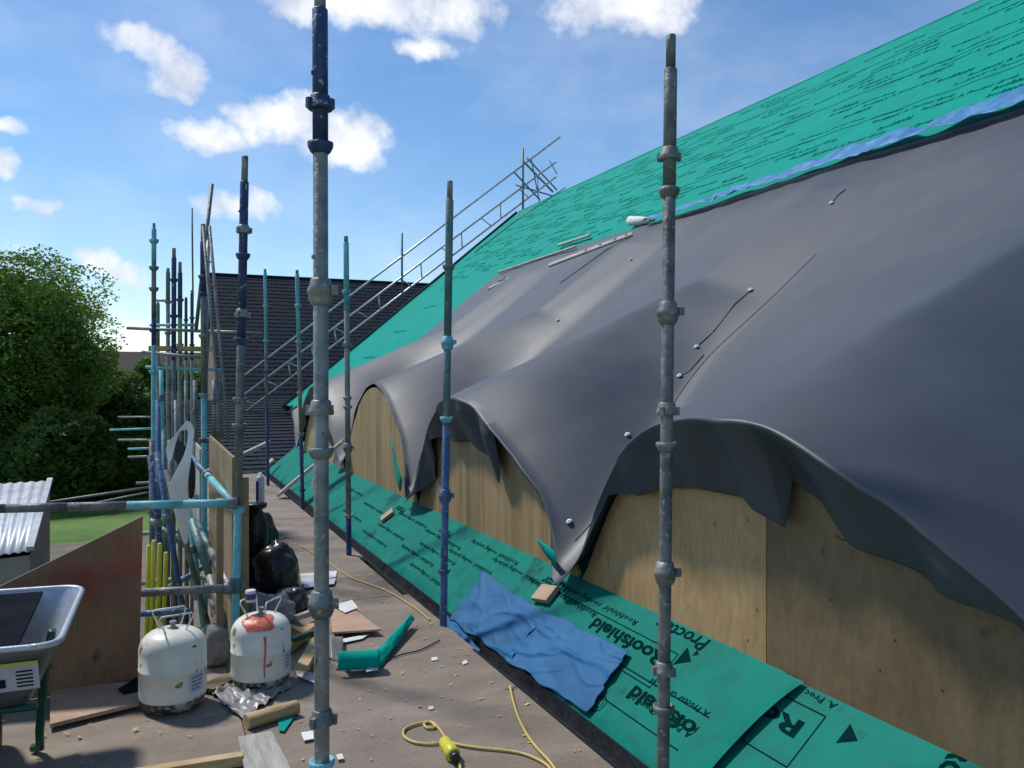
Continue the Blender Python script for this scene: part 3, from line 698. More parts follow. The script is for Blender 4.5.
# small plank platform
b = MB(); c = onD(178,349,9.2); 
for k in range(2): b.box((c.x-.30, c.y-.3+.26*k, c.z-.02),(c.x+.34, c.y-.05+.26*k, c.z+.02))
tag(b.build('platform_boards', M['wood'], None), 'two brown boards forming a small platform high in the left scaffold', 'scaffold boards')
b = MB(); A = onD(188,352,7.9); 
# hoarding plywood along outer edge
hb = MB(); hb.box((.452,5.20,.02),(.470,7.3,1.14)); tag(hb.build('hoarding_panel', M['hoard'], None), 'large weathered plywood sheet tied upright along the outer guard rails', 'plywood panel')
hb = MB(); hb.box((.50,5.17,.0),(.545,5.26,1.02)); tag(hb.build('upright_board', M['hoard'], None, bevel=.003), 'narrow upright board standing right behind the near corner post', 'board')
hb = MB(); hb.box((.36,5.15,.0),(.40,5.20,.9), None); tag(hb.build('upright_batten', M['hoard'], None), 'dark upright batten left of the near corner post', 'board')
hb = MB(); hb.box((.40,7.7,.0),(.42,9.6,1.0)); tag(hb.build('far_hoarding_panel', M['gwood'], None), 'grey farther hoarding panel behind the corner post by the slate roof', 'plywood panel')
# white-grey hanging strip of membrane, looped over the rail
b = MB(); t = 5.9
P = [onD(170,462,t), onD(170,447,t), onD(174,436,t-.02), onD(181,427,t), onD(188,424,t+.03), onD(192,430,t+.05), onD(190,445,t+.05), onD(187,460,t), onD(180,476,t-.02), onD(178,492,t), onD(182,508,t), onD(184,528,t), onD(186,545,t)]
ribbon(b, P, [.02,.08,.10,.10,.06,.06,.04,.06,.12,.14,.12,.08,.02], [(1,.2,.2),(1,.2,.4),(1,0,1),(.7,0,1),(.2,0,1),(1,0,.6),(1,0,.2),(1,0,0),(1,.2,0),(1,.2,0),(1,.3,0),(1,.2,0),(1,0,0)])
o = b.build('hanging_membrane_strip', M['lmemb'], None, solid=.004); o.modifiers.new('s','SUBSURF').levels = 2; o.modifiers['s'].render_levels = 2
tag(o, 'pale grey strip of sheet looped over a rail and hanging down', 'membrane strip')
b = MB(); P = [onD(178,440,t+.06), onD(180,450,t+.07), onD(184,462,t+.07), onD(192,470,t+.07), onD(191,500,t+.08)]
ribbon(b, P, [.04,.10,.14,.06,.05], [(1,.2,.1)]*5)
o = b.build('hanging_dark_strip', M['black'], None, solid=.004); o.modifiers.new('s','SUBSURF').render_levels = 2
tag(o, 'black strip hanging inside the loop of the pale one', 'membrane strip')

# ------------------------------------------------------------------ gable guard rail truss along the far verge
tr = empty('gable_guard_rail', (RX-6,GY+.5,0), 'aluminium lattice guard rail climbing along the far edge of the green roof', 'guard rail')
TY = GY+.45
def ty(px, py): return onY(px, py, TY)
A0, A1 = ty(240,379), ty(560,137); B0, B1 = ty(240,398), ty(556,162); C0, C1 = ty(243,414), ty(556,177)
MB().tube(A0, A1, .03, 10).build('top_rail', M['alu'], tr)
MB().tube(B0, B1, .028, 10).build('chord', M['alu'], tr)
MB().tube(C0, C1, .028, 10).build('chord', M['alu'], tr)
n = 15
for i in range(n):
    f0 = i/n; f1 = (i+1)/n
    pB = B0+(B1-B0)*f0; pC = C0+(C1-C0)*f0; pB2 = B0+(B1-B0)*f1; pC2 = C0+(C1-C0)*f1
    if i % 2 == 0 or i < 5: MB().tube(pB, pC, .02, 8).build('rung', M['alu'], tr)
    if i % 2 == 1 or i < 5: MB().tube(pB, (pC+pC2)/2, .017, 8).build('brace', M['alu'], tr)
for (x, y0, y1) in ((523,148,212),(402,233,300)):
    MB().tube(ty(x,y0), ty(x,y1), .03, 10).build('upright', M['dgalv'], tr)
MB().tube(ty(516,185), onY(556,197,TY+.1), .022, 8).build('cross_tube', M['dgalv'], tr)
MB().tube(ty(524,162), onY(553,192,TY+.5), .028, 8).build('cross_tube', M['dgalv'], tr)
MB().tube(ty(527,158), onY(557,190,TY+1.0), .022, 8).build('cross_tube', M['dgalv'], tr)
MB().tube(ty(514,172), ty(540,200), .024, 8).build('cross_tube', M['dgalv'], tr)
MB().tube(ty(540,205), ty(531,158), .018, 8).build('cross_tube', M['dgalv'], tr)
MB().tube(ty(549,160), ty(557,174), .018, 8).build('cross_tube', M['alu'], tr)

# ------------------------------------------------------------------ slate building behind
m = bpy.data.materials.new('slate_roof'); m.use_nodes = True; nt = m.node_tree; N = nt.nodes; L = nt.links; bs_ = N['Principled BSDF']
tc = N.new('ShaderNodeTexCoord'); mp = N.new('ShaderNodeMapping'); L.new(tc.outputs['Object'], mp.inputs[0])
br = N.new('ShaderNodeTexBrick'); L.new(tc.outputs['UV'], br.inputs[0]); br.inputs['Color1'].default_value = (.026,.038,.058,1); br.inputs['Color2'].default_value = (.036,.050,.074,1); br.inputs['Mortar'].default_value = (.018,.02,.027,1)
br.inputs['Scale'].default_value = 1; br.inputs['Brick Width'].default_value = .33; br.inputs['Row Height'].default_value = .195; br.inputs['Mortar Size'].default_value = .03
nz = N.new('ShaderNodeTexNoise'); nz.inputs['Scale'].default_value = 2; L.new(tc.outputs['Object'], nz.inputs[0])
mx = N.new('ShaderNodeMix'); mx.data_type = 'RGBA'; mx.blend_type = 'MULTIPLY'; mx.inputs[0].default_value = .5; L.new(br.outputs[0], mx.inputs[6]); L.new(nz.outputs[0], mx.inputs[7]); L.new(mx.outputs[2], bs_.inputs['Base Color'])
bs_.inputs['Roughness'].default_value = .75; bs_.inputs['Specular IOR Level'].default_value = .1
M['slate'] = m
sb = empty('slate_roofed_building', (6,30,-2.6), 'building behind with a big dark slate roof', 'building')
RY_ = 31.; EY_ = 23.2; RZ_ = onY(207,274,RY_).z; EZ_ = -1.6; LX = onY(207,274,RY_).x; RXb = 17.
b = MB(); nrow = 50
vs = []; fs = []
for i in range(nrow):
    f0 = i/nrow; f1 = (i+1)/nrow
    y0 = EY_+(RY_-EY_)*f0; y1 = EY_+(RY_-EY_)*f1+.02; z0 = EZ_+(RZ_-EZ_)*f0; z1 = EZ_+(RZ_-EZ_)*f1
    b.prism([(LX,y0,z0-.03),(LX,y0,z0+.012),(LX,y1,z1+.002),(LX,y1,z1-.03)], (RXb-LX,0,0))
so = b.build('roof', M['slate'], sb)
uv = so.data.uv_layers.new(name='UVMap')
for l in so.data.loops:
    c = so.data.vertices[l.vertex_index].co; uv.data[l.index].uv = (c.x, math.hypot(c.y, c.z) if False else (c.y-2)*1.25)
b = MB(); b.prism([(LX+.2,EY_+.3,-2.6),(LX+.2,EY_+.3,EZ_-.0),(LX+.2,RY_,RZ_-.1),(LX+.2,2*RY_-EY_-.3,EZ_),(LX+.2,2*RY_-EY_-.3,-2.6)], (RXb-LX-.4,0,0)); b.build('wall', M['brick'], sb)
b = MB(); b.prism([(LX,RY_,RZ_-.03),(LX,RY_,RZ_+.03),(LX,2*RY_-EY_,EZ_),(LX,2*RY_-EY_,EZ_-.06)], (RXb-LX,0,0)); b.build('rear_roof', M['slate'], sb)
b = MB(); b.tube((LX,RY_,RZ_+.02),(RXb,RY_,RZ_+.02),.04); b.build('ridge', M['slate'], sb)

# lower lean-to of slates beyond the end of the deck, with pale verge timber
b = MB(); A = onZ(240,470,.0)
lt = empty('slate_lean_to', (2.5,17,-1), 'low slate lean-to roof between the deck end and the big slate roof', 'lean-to roof')
b = MB()
for i in range(26):
    y0 = 15.52+.3*i; z0 = -.35+.055*i
    b.prism([(.9,y0,z0-.05),(.9,y0,z0+.02),(.9,y0+.32,z0+.055),(.9,y0+.32,z0-.05)], (2.6,0,0))
so = b.build('roof', M['slate'], lt)
uv = so.data.uv_layers.new(name='UVMap')
for l in so.data.loops:
    c = so.data.vertices[l.vertex_index].co; uv.data[l.index].uv = (c.x, c.y)
b = MB(); b.box((1.0,15.6,-2.6),(3.2,22,-.46)); b.build('wall', M['brick'], lt)
b = MB(); b.beam((.9,14.9,.06),(1.95,15.2,.5),.1,.06); tag(b.build('end_plank', M['gwood'], None), 'weathered plank sloping up at the far end of the deck', 'plank')

# ------------------------------------------------------------------ gas / adhesive cylinders
def tank(c, s, label, spill=False, rot=0.):
    e = empty('adhesive_canister', c, label, 'canister', 'white adhesive canisters on the deck')
    r = .157*s; h = .36*s
    prof = [(0,r*.80),(.012,r*.86),(.03,r*.93),(.055,r*.99),(.075,r)]
    prof += [(h*.52,r),(h*.525,r*1.012),(h*.545,r*1.012),(h*.55,r)]
    for k in range(9):
        th = k/8*math.pi/2; prof.append((h*.78+(h*.27)*math.sin(th), max(.004, r*math.cos(th)**.62) if k < 8 else .004))
    b = MB(); b.lathe(c, c+Vector((0,0,1)), prof, 48); b.build('body', M['tank'], e)
    b = MB(); b.lathe(c+Vector((0,0,.0005)), c+Vector((0,0,1)), [(0,r*.82),(.013,r*.88),(.03,r*.945),(.052,r*1.0)], 40, cap=False); b.build('base_ring', M['rustdirt'], e)
    ht = c.z+h*1.05
    v = MB(); v.lathe((c.x,c.y,ht-.012), (c.x,c.y,ht+1), [(0,.028),(.012,.026),(.018,.012),(.035,.012),(.037,.018),(.046,.016)], 14)
    v.build('valve', M['galv'], e)
    # wire collar handle: two leaning loops
    hm = MB()
    for sg in (-1, 1):
        w = .075*s; dx = Vector((math.cos(rot), math.sin(rot), 0)); dy = Vector((-dx.y, dx.x, 0))
        o = Vector((c.x, c.y, ht-.02))+dy*sg*.045
        pts = [o-dx*w*.55, o-dx*w*1.05+Vector((0,0,.085))+dy*sg*.03, o-dx*w*.95+Vector((0,0,.10))+dy*sg*.03, o+dx*w*.95+Vector((0,0,.10))+dy*sg*.03, o+dx*w*1.05+Vector((0,0,.085))+dy*sg*.03, o+dx*w*.55]
        hm.path(pts, .0043*s, 8)
    hm.build('handle', M['tank'], e)
    # label wrapped on the body
    lb = MB(); a0 = math.atan2(-c.y, -c.x)+(.75 if not spill else 1.15)
    lb.grid(lambda a, q: Vector((c.x+(r+.0015)*math.cos(a0-.28+.56*a), c.y+(r+.0015)*math.sin(a0-.28+.56*a), c.z+.09+.085*q)), 12, 2)
    lo = lb.build('paper_label', M['plate_label'], e)
    li = MB()
    for k in range(4):
        li.grid(lambda a, q: Vector((c.x+(r+.003)*math.cos(a0-.2+(.3+.05*k)*a), c.y+(r+.003)*math.sin(a0-.2+(.3+.05*k)*a), c.z+.105+.018*k+.006*q)), 8, 1)
    li.build('label_print', M['mblue'], lo)
    if spill:
        def dome(a_, q_):   # a_ along azimuth, q_ 0 top .. 1 shoulder, hugging the dome
            kk = 7.6-5.4*q_; th = kk/8*math.pi/2; rr = r*math.cos(th)**.62+.002; zz = h*.78+h*.27*math.sin(th)+.003
            az = math.atan2(-c.y,-c.x)-.15+(a_-.5)*(.9+1.4*(1-q_))+.12*math.sin(q_*9)
            return Vector((c.x+rr*math.cos(az), c.y+rr*math.sin(az), c.z+zz))
        sp = MB(); sp.grid(dome, 18, 12)
        az = math.atan2(-c.y,-c.x)+.12
        sp.path([Vector((c.x+(r+.001)*math.cos(az+.02*math.sin(k)), c.y+(r+.001)*math.sin(az+.02*math.sin(k)), c.z+h*(.82-.1*k))) for k in range(7)], [.008,.006,.005,.005,.004,.004,.003], 6)
        sp.build('red_paint_spill', M['redpaint'], e)
    return e
c1 = onZ(173,704,.002); c2 = onZ(261,683,.0)
tank(Vector((c1.x,c1.y,0)), 1.0, 'white canister with wire handle beside the red stained board', rot=.2)
tank(Vector((c2.x,c2.y,0)), .97, 'white canister with red paint spilled over its top', True, rot=.9)
# small tin on the second canister
p = Vector((c2.x-.05, c2.y+.02, .46)); 
b = MB(); b.lathe(p-Vector((0,0,.03)), p+Vector((0,0,1)), [(0,.025),(.002,.027),(.058,.027),(.062,.024)], 18)
o = b.build('small_tin', M['white'], None); tag(o, 'little white and purple tin on top of the paint spilled canister', 'tin')
b = MB(); b.lathe(p-Vector((0,0,.015)), p+Vector((0,0,1)), [(0,.0276),(.03,.0276)], 18, cap=False); b.build('tin_band', M['purple'], o)

# ------------------------------------------------------------------ red stained board, tan offcuts
YB_ = 4.78
pL = onY(-40,606,YB_); pR = onY(143,516,YB_)
xL, xR = pL.x, pR.x
org = Vector((xL, YB_, 0)); b = MB()
b.prism([(xL,YB_,.0),(xR-.02,YB_,.0),(xR,YB_,pR.z),(xL,YB_,pL.z)], (0,.018,0))
o = b.build('red_stained_board', M['redboard'], None); o.data.transform(Matrix.Translation(-org)); o.location = org
tag(o, 'brown plywood board with red paint stains standing behind the wheelbarrow', 'plywood board')
b = MB(); q = [onZ(*c, .012) for c in ((50,692),(139,684),(139,706),(50,728))]; b.prism(q, (0,0,.018))
tag(b.build('tan_offcut', M['tanply'], None), 'flat tan board lying at the foot of the red stained board', 'board')
b = MB(); q = [onZ(*c, .035) for c in ((118,690),(140,676),(142,690),(124,694))]; b.prism(q, (0,0,.006))
tag(b.build('dark_scrap', M['darkboard'], None), 'small dark printed scrap against the foot of the red stained board', 'scrap')

# ------------------------------------------------------------------ wheelbarrow
W0 = Vector((-.75,3.95,0)); wb = empty('wheelbarrow', W0, 'grey metal wheelbarrow with green legs at the left edge', 'wheelbarrow')
def tray():
    b = MB(); top = [(-.31,3.50,.615),(-.28,4.36,.635),(-1.30,4.36,.66),(-1.32,3.50,.64)]
    bot = [(-.42,3.66,.36),(-.42,4.20,.36),(-1.05,4.18,.36),(-1.05,3.68,.36)]
    def corner(P, rad, n=6):
        out = []
        for i in range(4):
            p = Vector(P[i]); a = (Vector(P[i-1])-p).normalized(); c = (Vector(P[(i+1)%4])-p).normalized()
            for k in range(n+1):
                f = k/n; out.append((p+a*rad*(1-f)**2+c*rad*f**2))
        return out
    T = corner(top, .10); B = corner(bot, .08); m_ = len(T); rows = 6; vs = []
    for r_ in range(rows+1):
        f = r_/rows
        for i in range(m_): vs.append(B[i]*(1-f)+T[i]*f)
    fs = [(r_*m_+i, r_*m_+(i+1)%m_, (r_+1)*m_+(i+1)%m_, (r_+1)*m_+i) for r_ in range(rows) for i in range(m_)]
    fs.append(tuple(range(m_))[::-1]); b.add(vs, fs, True); return b, T
tb, T = tray()
tb.build('tray', M['traydark'], wb, solid=.004)
tb2, _ = tray(); 
inn = MB(); ctr = Vector((-.78,3.93,0))
for v in tb2.v:
    w = Vector(v); inn.v.append(tuple(Vector((ctr.x+(w.x-ctr.x)*.987, ctr.y+(w.y-ctr.y)*.983, w.z+.006))))
inn.f = tb2.f; inn.sm = tb2.sm; inn.build('tray_lining', M['traygrey'], wb)
b = MB(); b.path([*T, T[0], T[1]], .013, 8); b.build('rim', M['traygrey'], wb)
for xx in (-.43, -1.02):
    b = MB(); sx = 1 if xx > -.7 else -1; b.path([(xx+.06*sx,3.92,.56),(xx+.03*sx,3.98,.40),(xx,4.06,.10),(xx,4.08,.02),(xx-.03*sx,4.11,.012)], .018, 10); b.build('leg', M['greenleg'], wb)
b = MB(); b.path([(-.40,3.70,.33),(-.9,3.84,.30),(-1.25,3.93,.22)], .016, 8); b.path([(-.40,4.2,.33),(-.9,4.06,.30),(-1.25,3.97,.22)], .016, 8); b.build('frame', M['greenleg'], wb)
b = MB(); c = Vector((-.67,4.14,.18)); prof = []
for k in range(13):
    th = 2*math.pi*k/12; prof.append((.045+.045*math.cos(th), .135+.045*math.sin(th)))
b.lathe(c, c+Vector((1,.15,0)), prof, 32, cap=False); wh = b.build('wheel', M['black'], wb)
b = MB(); b.lathe(c+Vector((.02,0,0)), c+Vector((1,.15,0)), [(0,.05),(.0,.10),(.05,.10),(.05,.05)], 24); b.build('rim', M['traydark'], wh)
# label plate on the tray side
pa = Vector((-.46,3.60,.55)); 
def side(fx, fz):    # near side plane
    x = -.60+.22*fx; z = .43+.13*fz; y = 3.66-(z-.36)/(.615-.36)*.16-.006
    return Vector((x, y, z))
b = MB(); b.grid(side, 2, 2, False); lp = b.build('maker_label', M['plate_label'], wb)
b = MB(); b.grid(lambda a, c: side(.02+.25*a, .2+.35*c)+Vector((0,-.002,0)), 1, 1, False); b.grid(lambda a, c: side(.40+.1*a, .15+.3*c)+Vector((0,-.002,0)), 1, 1, False)
for k in range(5): b.grid(lambda a, c: side(.66+.25*a, .12+.13*k+.06*c)+Vector((0,-.002,0)), 1, 1, False)
b.build('label_print', M['black'], lp)
b = MB(); b.grid(lambda a, c: side(a, .9+.1*c)+Vector((0,-.0025,0)), 1, 1, False); b.build('label_band', M['yellow'], lp)
# dark board lying in the tray
b = MB(); q = [Vector((-.45,3.58,.60)), Vector((-.44,4.28,.635)), Vector((-1.15,4.28,.645)), Vector((-1.15,3.58,.605))]
b.prism(q, (0,0,.012)); tag(b.build('slate_sheet', M['darkboard'], None), 'flat dark grey sheet lying across the wheelbarrow tray', 'sheet')

# ------------------------------------------------------------------ debris on the deck
def blob(c, rx, ry, rz, seed, mn, amp=.19, n=30, fold=2.3):
    b = MB()
    def fn(a, q):
        th = 2*math.pi*a; ph = math.pi*q; d = Vector((math.sin(ph)*math.cos(th), math.sin(ph)*math.sin(th), math.cos(ph)))
        k = 1+amp*noise.noise(d*1.3+Vector((seed,0,0)))+amp*.7*noise.noise(d*fold+Vector((0,seed,0)))-amp*.5*abs(noise.noise(d*fold*1.8+Vector((0,0,seed))))
        z = c[2]+d.z*rz*k
        return Vector((c[0]+d.x*rx*k, c[1]+d.y*ry*k, max(.004, z)))
    b.grid(fn, n*2, n); return b
g_ = 'black bin bags on the deck'
p = onZ(278,592,.0); tag(blob((p.x,p.y+.1,.15), .17,.22,.22, 3, 'bag').build('bin_bag', M['bag'], None), 'big shiny black bin bag slumped against the outer hoarding', 'bin bag', g_)
p = onZ(262,575,.0); tag(blob((p.x-.02,p.y+.15,.24), .17,.17,.26, 8, 'bag').build('bin_bag', M['bag'], None), 'taller black bin bag behind the big one under the foam can', 'bin bag', g_)
p = onZ(294,612,.0); tag(blob((p.x-.03,p.y,.07), .13,.12,.10, 5, 'bag').build('bin_bag', M['bag'], None), 'small black bag end beside the timber offcuts', 'bin bag', g_)
p = onZ(262,630,.0); tag(blob((p.x+.04,p.y+.1,.08), .19,.16,.12, 12, 'film', .35).build('crumpled_film', M['film'], None, ), 'grey crumpled clear film piled in front of the bin bags', 'plastic film')
# tall dark bucket stack with foam can
p = onZ(259,590,.0); b = MB(); b.lathe((p.x,p.y+.22,0), (p.x,p.y+.22,1), [(0,.07),(.40,.10),(.50,.085),(.58,.05),(.60,.085),(.63,.09),(.635,.07)], 20)
tag(b.build('black_holder', M['black'], None), 'black plastic holder standing behind the bin bags', 'holder')
q = Vector((p.x+.035,p.y+.22,.636)); e = empty('foam_can', q, 'white and purple aerosol foam can standing on the black holder', 'aerosol can')
MB().lathe(q, q+Vector((0,0,1)), [(0,.030),(.003,.033),(.19,.033),(.205,.026),(.21,.012),(.235,.012)], 20).build('can', M['white'], e)
b = MB(); b.grid(lambda a, c: Vector((q.x+.0338*math.cos(R(150)+R(90)*a), q.y+.0338*math.sin(R(150)+R(90)*a), q.z+.02+.15*c)), 10, 2); b.build('printed_band', M['purple'], e)
# yellow disc
p = onZ(276,537,.006); b = MB(); b.path([p+Vector((.09*math.cos(k*.4),.12*math.sin(k*.4),.004*(k%3))) for k in range(18)], .008, 6); tag(b.build('coiled_yellow_cord', M['cable'], None), 'little coil of yellow cord on the far deck', 'cord')

def flat(pts, z, th, mn, name, label, cat, bevel=0, group=None):
    q = [onZ(x, y, z) for x, y in pts]; b = MB(); b.prism(q, (0,0,-th) if False else (0,0,th)); o = b.build(name, M[mn], None, bevel=bevel)
    return tag(o, label, cat, group)
flat([(330,602),(345,604),(381,631),(332,634)], .03, .012, 'tanply', 'plywood_offcut', 'pinkish plywood triangle lying right of the near post', 'plywood offcut')
flat([(333,606),(352,600),(358,608),(345,613)], .05, .0025, 'white', 'white_wrapper', 'white crumpled wrapper on the plywood triangle', 'wrapper')
flat([(300,574),(337,571),(336,577),(302,584)], .01, .0025, 'white', 'paper_sheet', 'white sheet of paper lying left behind the near post', 'paper', group='paper scraps on the deck')
flat([(303,583),(336,578),(334,584),(305,588)], .02, .0025, 'plate_label', 'paper_sheet', 'second crumpled white paper lying just below the first', 'paper', group='paper scraps on the deck')
flat([(333,641),(370,634),(362,639),(334,645)], .01, .0025, 'white', 'white_strip', 'thin white strip between plywood triangle and green roll', 'strip')
flat([(295,668),(318,675),(316,684),(297,676)], .01, .0025, 'white', 'paper_bag', 'white and red paper scrap right of the spilled canister', 'paper')
flat([(301,733),(313,731),(314,739),(304,741)], .012, .0025, 'white', 'paper_scrap', 'small white rectangle left of the near post foot', 'paper')
flat([(336,755),(342,754),(344,759),(338,760)], .012, .0025, 'white', 'plastic_fleck', 'tiny white cap right of the near post foot', 'fleck')
flat([(278,722),(293,712),(295,716),(284,732),(279,731)], .008, .004, 'green', 'green_scrap', 'narrow green underlay scrap below the round timber piece', 'underlay scrap')
flat([(431,658),(437,657),(438,660),(432,661)], .004, .0025, 'white', 'paper_fleck', 'lone white fleck on the deck near the green roll', 'paper')
flat([(462,662),(466,660),(468,663),(463,665)], .004, .0025, 'white', 'paper_fleck', 'white fleck at the gutter edge of the deck', 'paper')
flat([(428,707),(433,706),(434,709),(429,710)], .004, .0025, 'white', 'paper_fleck', 'white fleck above the yellow cable loop', 'paper')
# timber offcuts pile
tb_ = [((286,650),(316,625),.05,.05,'owood','orange timber offcut on top of the pile'),((290,628),(316,640),.04,.04,'owood','orange offcut crossing at the back of the pile'),
       ((302,668),(318,640),.07,.03,'wood','pale wide offcut leaning by the near post'),((292,640),(314,632),.035,.03,'greenleg','green painted stick inside the timber pile'),((295,618),(318,610),.04,.03,'gwood','grey stick at the back of the timber pile')]
for i, (a, c, w, h, mn, lab) in enumerate(tb_):
    b = MB(); b.beam(onZ(*a, .03+.02*i), onZ(*c, .05+.02*i), w, h); tag(b.build('timber_offcut', M[mn], None, bevel=.003), lab, 'wood offcut', 'timber offcuts piled by the near post')
# round timber piece
p = onZ(246,722,.035); q = onZ(297,707,.035); b = MB(); L_ = (q-p).length
b.lathe(p, q, [(0,.034),(.004,.036),(L_*.5,.035),(L_,.034)], 10); tag(b.build('half_round_timber', M['wood'], None), 'short pale half round timber below the spilled canister', 'timber')
flat([(238,741),(272,735),(300,790),(250,800)], .02, .02, 'gwood', 'grey_board', 'grey weathered board end at the bottom beside the near post', 'board', .003)
b = MB(); b.beam(onZ(130,776,.03), onZ(243,758,.03), .05, .04); tag(b.build('pale_batten', M['wood'], None, bevel=.003), 'long pale batten at the bottom edge left of the grey board', 'batten')
b = MB(); b.beam(onZ(205,690,.015), onZ(232,676,.015), .10, .02); tag(b.build('brown_board_end', M['plyd'], None), 'brown board end between the two canisters', 'board')
p = onZ(216,668,.0); 
tag(blob((p.x+.0,p.y+.1,.09), .09,.12,.13, 21, 'stone', .18, 20).build('rubble_sack', M['stone'], None), 'dusty grey rubble sack between the two canisters', 'sack')
# clear film on deck
def filmf(a, c):
    A_, B_, C_, D_ = onZ(205,690), onZ(255,672), onZ(292,686), onZ(245,722)
    p = (A_*(1-a)+B_*a)*(1-c)+(D_*(1-a)+C_*a)*c
    return p+Vector((.03*noise.noise(Vector((a*5,c*5,3))), .03*noise.noise(Vector((c*5,a*5,9))), .008+.03*abs(noise.noise(Vector((a*5,c*4,1))))+.02*noise.noise(Vector((a*11,c*9,1)))))
b = MB(); b.grid(filmf, 40, 40); tag(b.build('clear_film_sheet', M['film'], None, solid=.002), 'crumpled translucent film lying around the spilled canister foot', 'plastic film')
# green underlay offcut: roll with tail
e = empty('green_underlay_offcut', onZ(360,668), 'curled green underlay offcut with pale backing lying right of the near post', 'underlay offcut')
p = onZ(338,664,.055); q = onZ(380,662,.05); L_ = (q-p).length
def rollf(a, c):
    th = a*4.6-.6; r_ = .052+.010*a; cc = p+(q-p)*c; sd = Vector((q-p).cross(Vector((0,0,1)))).normalized()
    return cc+sd*r_*math.cos(th)+Vector((0,0,1))*(r_*math.sin(th)+.008)
b = MB(); b.grid(rollf, 30, 10); b.build('roll', M['green'], e, solid=.002)
def tailf(a, c):
    s0, s1 = onZ(372,668), onZ(411,627); w0 = .11*(1-c*.55); d = (s1-s0); sd = d.cross(Vector((0,0,1))).normalized()
    return s0+d*c+sd*w0*(a-.5)+Vector((0,0,.012+.035*math.sin(a*3.1)+.035*c+.012*noise.noise(Vector((a*4,c*5,0)))))
b = MB(); b.grid(tailf, 12, 30); b.build('tail', M['green'], e, solid=.002)
b = MB(); qq = [onZ(366,672,.03), onZ(378,670,.03), onZ(376,650,.07)]; b.prism(qq, (0,0,.003)); b.build('folded_corner', M['white'], e)
b = MB(); b.grid(lambda a, c: onZ(331+12*a, 640+26*c, .02)+Vector((0,0,.07*math.sin(c*3)*(1-a)+.02)), 8, 14); b.build('backing', M['film'], e, solid=.002)

dc = MB(); r_ = random.Random(11)
for _ in range(700):
    x_ = r_.uniform(-.9,1.72); y_ = r_.uniform(2.3,9.5)**1.0
    if x_ < .4 and y_ > 4.6: continue
    s_ = r_.uniform(.004,.016); a_ = r_.uniform(0,3.14); c_ = Vector((x_,y_,.004+r_.random()*.003)); u_ = Vector((math.cos(a_),math.sin(a_),r_.uniform(-.2,.3)))*s_; v_ = Vector((-u_.y,u_.x,0))*r_.uniform(.2,.8)
    dc.add([c_-u_-v_, c_+u_-v_*.6, c_+u_*.7+v_, c_-u_*.8+v_*.7], [(0,1,2,3)])
tag(dc.build('sawdust_and_chips', M['wood'], None), 'scattered sawdust and wood chips all over the brown deck', 'sawdust', kind='stuff')
# yellow cable with connector
cab = empty('extension_cable', onZ(445,745), 'yellow extension cable looping at the bottom of the deck with its yellow connector', 'cable')
def smooth(P, n=10):
    out = []
    for i in range(len(P)-1):
        p0_, p1, p2_, p3 = P[max(i-1,0)], P[i], P[i+1], P[min(i+2,len(P)-1)]
        for k in range(n):
            t = k/n; out.append(.5*((2*p1)+(p2_-p0_)*t+(2*p0_-5*p1+4*p2_-p3)*t*t+(3*p1-p0_-3*p2_+p3)*t**3))
    return out+[P[-1]]
c_ = [(447,741),(432,744),(414,742),(404,736),(405,729),(417,724),(430,722),(435,727),(428,728),(424,724),(432,722),(440,730),(446,738),(456,744),(480,748),(510,751),(530,756),(548,766),(556,780)]
MB().path(smooth([onZ(x, y, .009) for x, y in c_]), .0065, 8).build('loop_cable', M['cable'], cab)
c_ = [(510,686),(513,700),(518,716),(526,733),(537,748),(550,762),(562,780)]
MB().path(smooth([onZ(x, y, .012) for x, y in c_]), .0065, 8).build('run_cable', M['cable'], cab)
c_ = [(452,748),(456,756),(460,766),(460,790)]
MB().path(smooth([onZ(x, y, .009) for x, y in c_]), .0065, 8).build('lead_cable', M['cable'], cab)
p = onZ(444,741,.03); q = onZ(455,757,.03); b = MB(); L_ = (q-p).length; b.lathe(p, q, [(0,.018),(.01,.026),(L_*.5,.027),(L_*.55,.031),(L_*.85,.031),(L_*.9,.02)], 16); cn = b.build('connector', M['yellow'], cab)
d = (q-p).normalized(); b = MB(); b.lathe(q-d*.012, q+d, [(0,.022),(.03,.019)], 14); b.build('plug_cap', M['black'], cn)
c_ = [(300,545),(325,560),(350,577),(385,590),(412,606),(430,620)]
tag(MB().path(smooth([onZ(x, y, .007) for x, y in c_]), .005, 6).build('thin_brown_cord', M['cable'], None), 'thin tan cord running across the deck behind the near post', 'cord')
c_ = [(378,665),(400,655),(420,650),(440,640)]
tag(MB().path(smooth([onZ(x, y, .007) for x, y in c_]), .004, 6).build('thin_black_cord', M['black'], None), 'thin black cord across the deck from the green roll to the blue based post', 'cord')

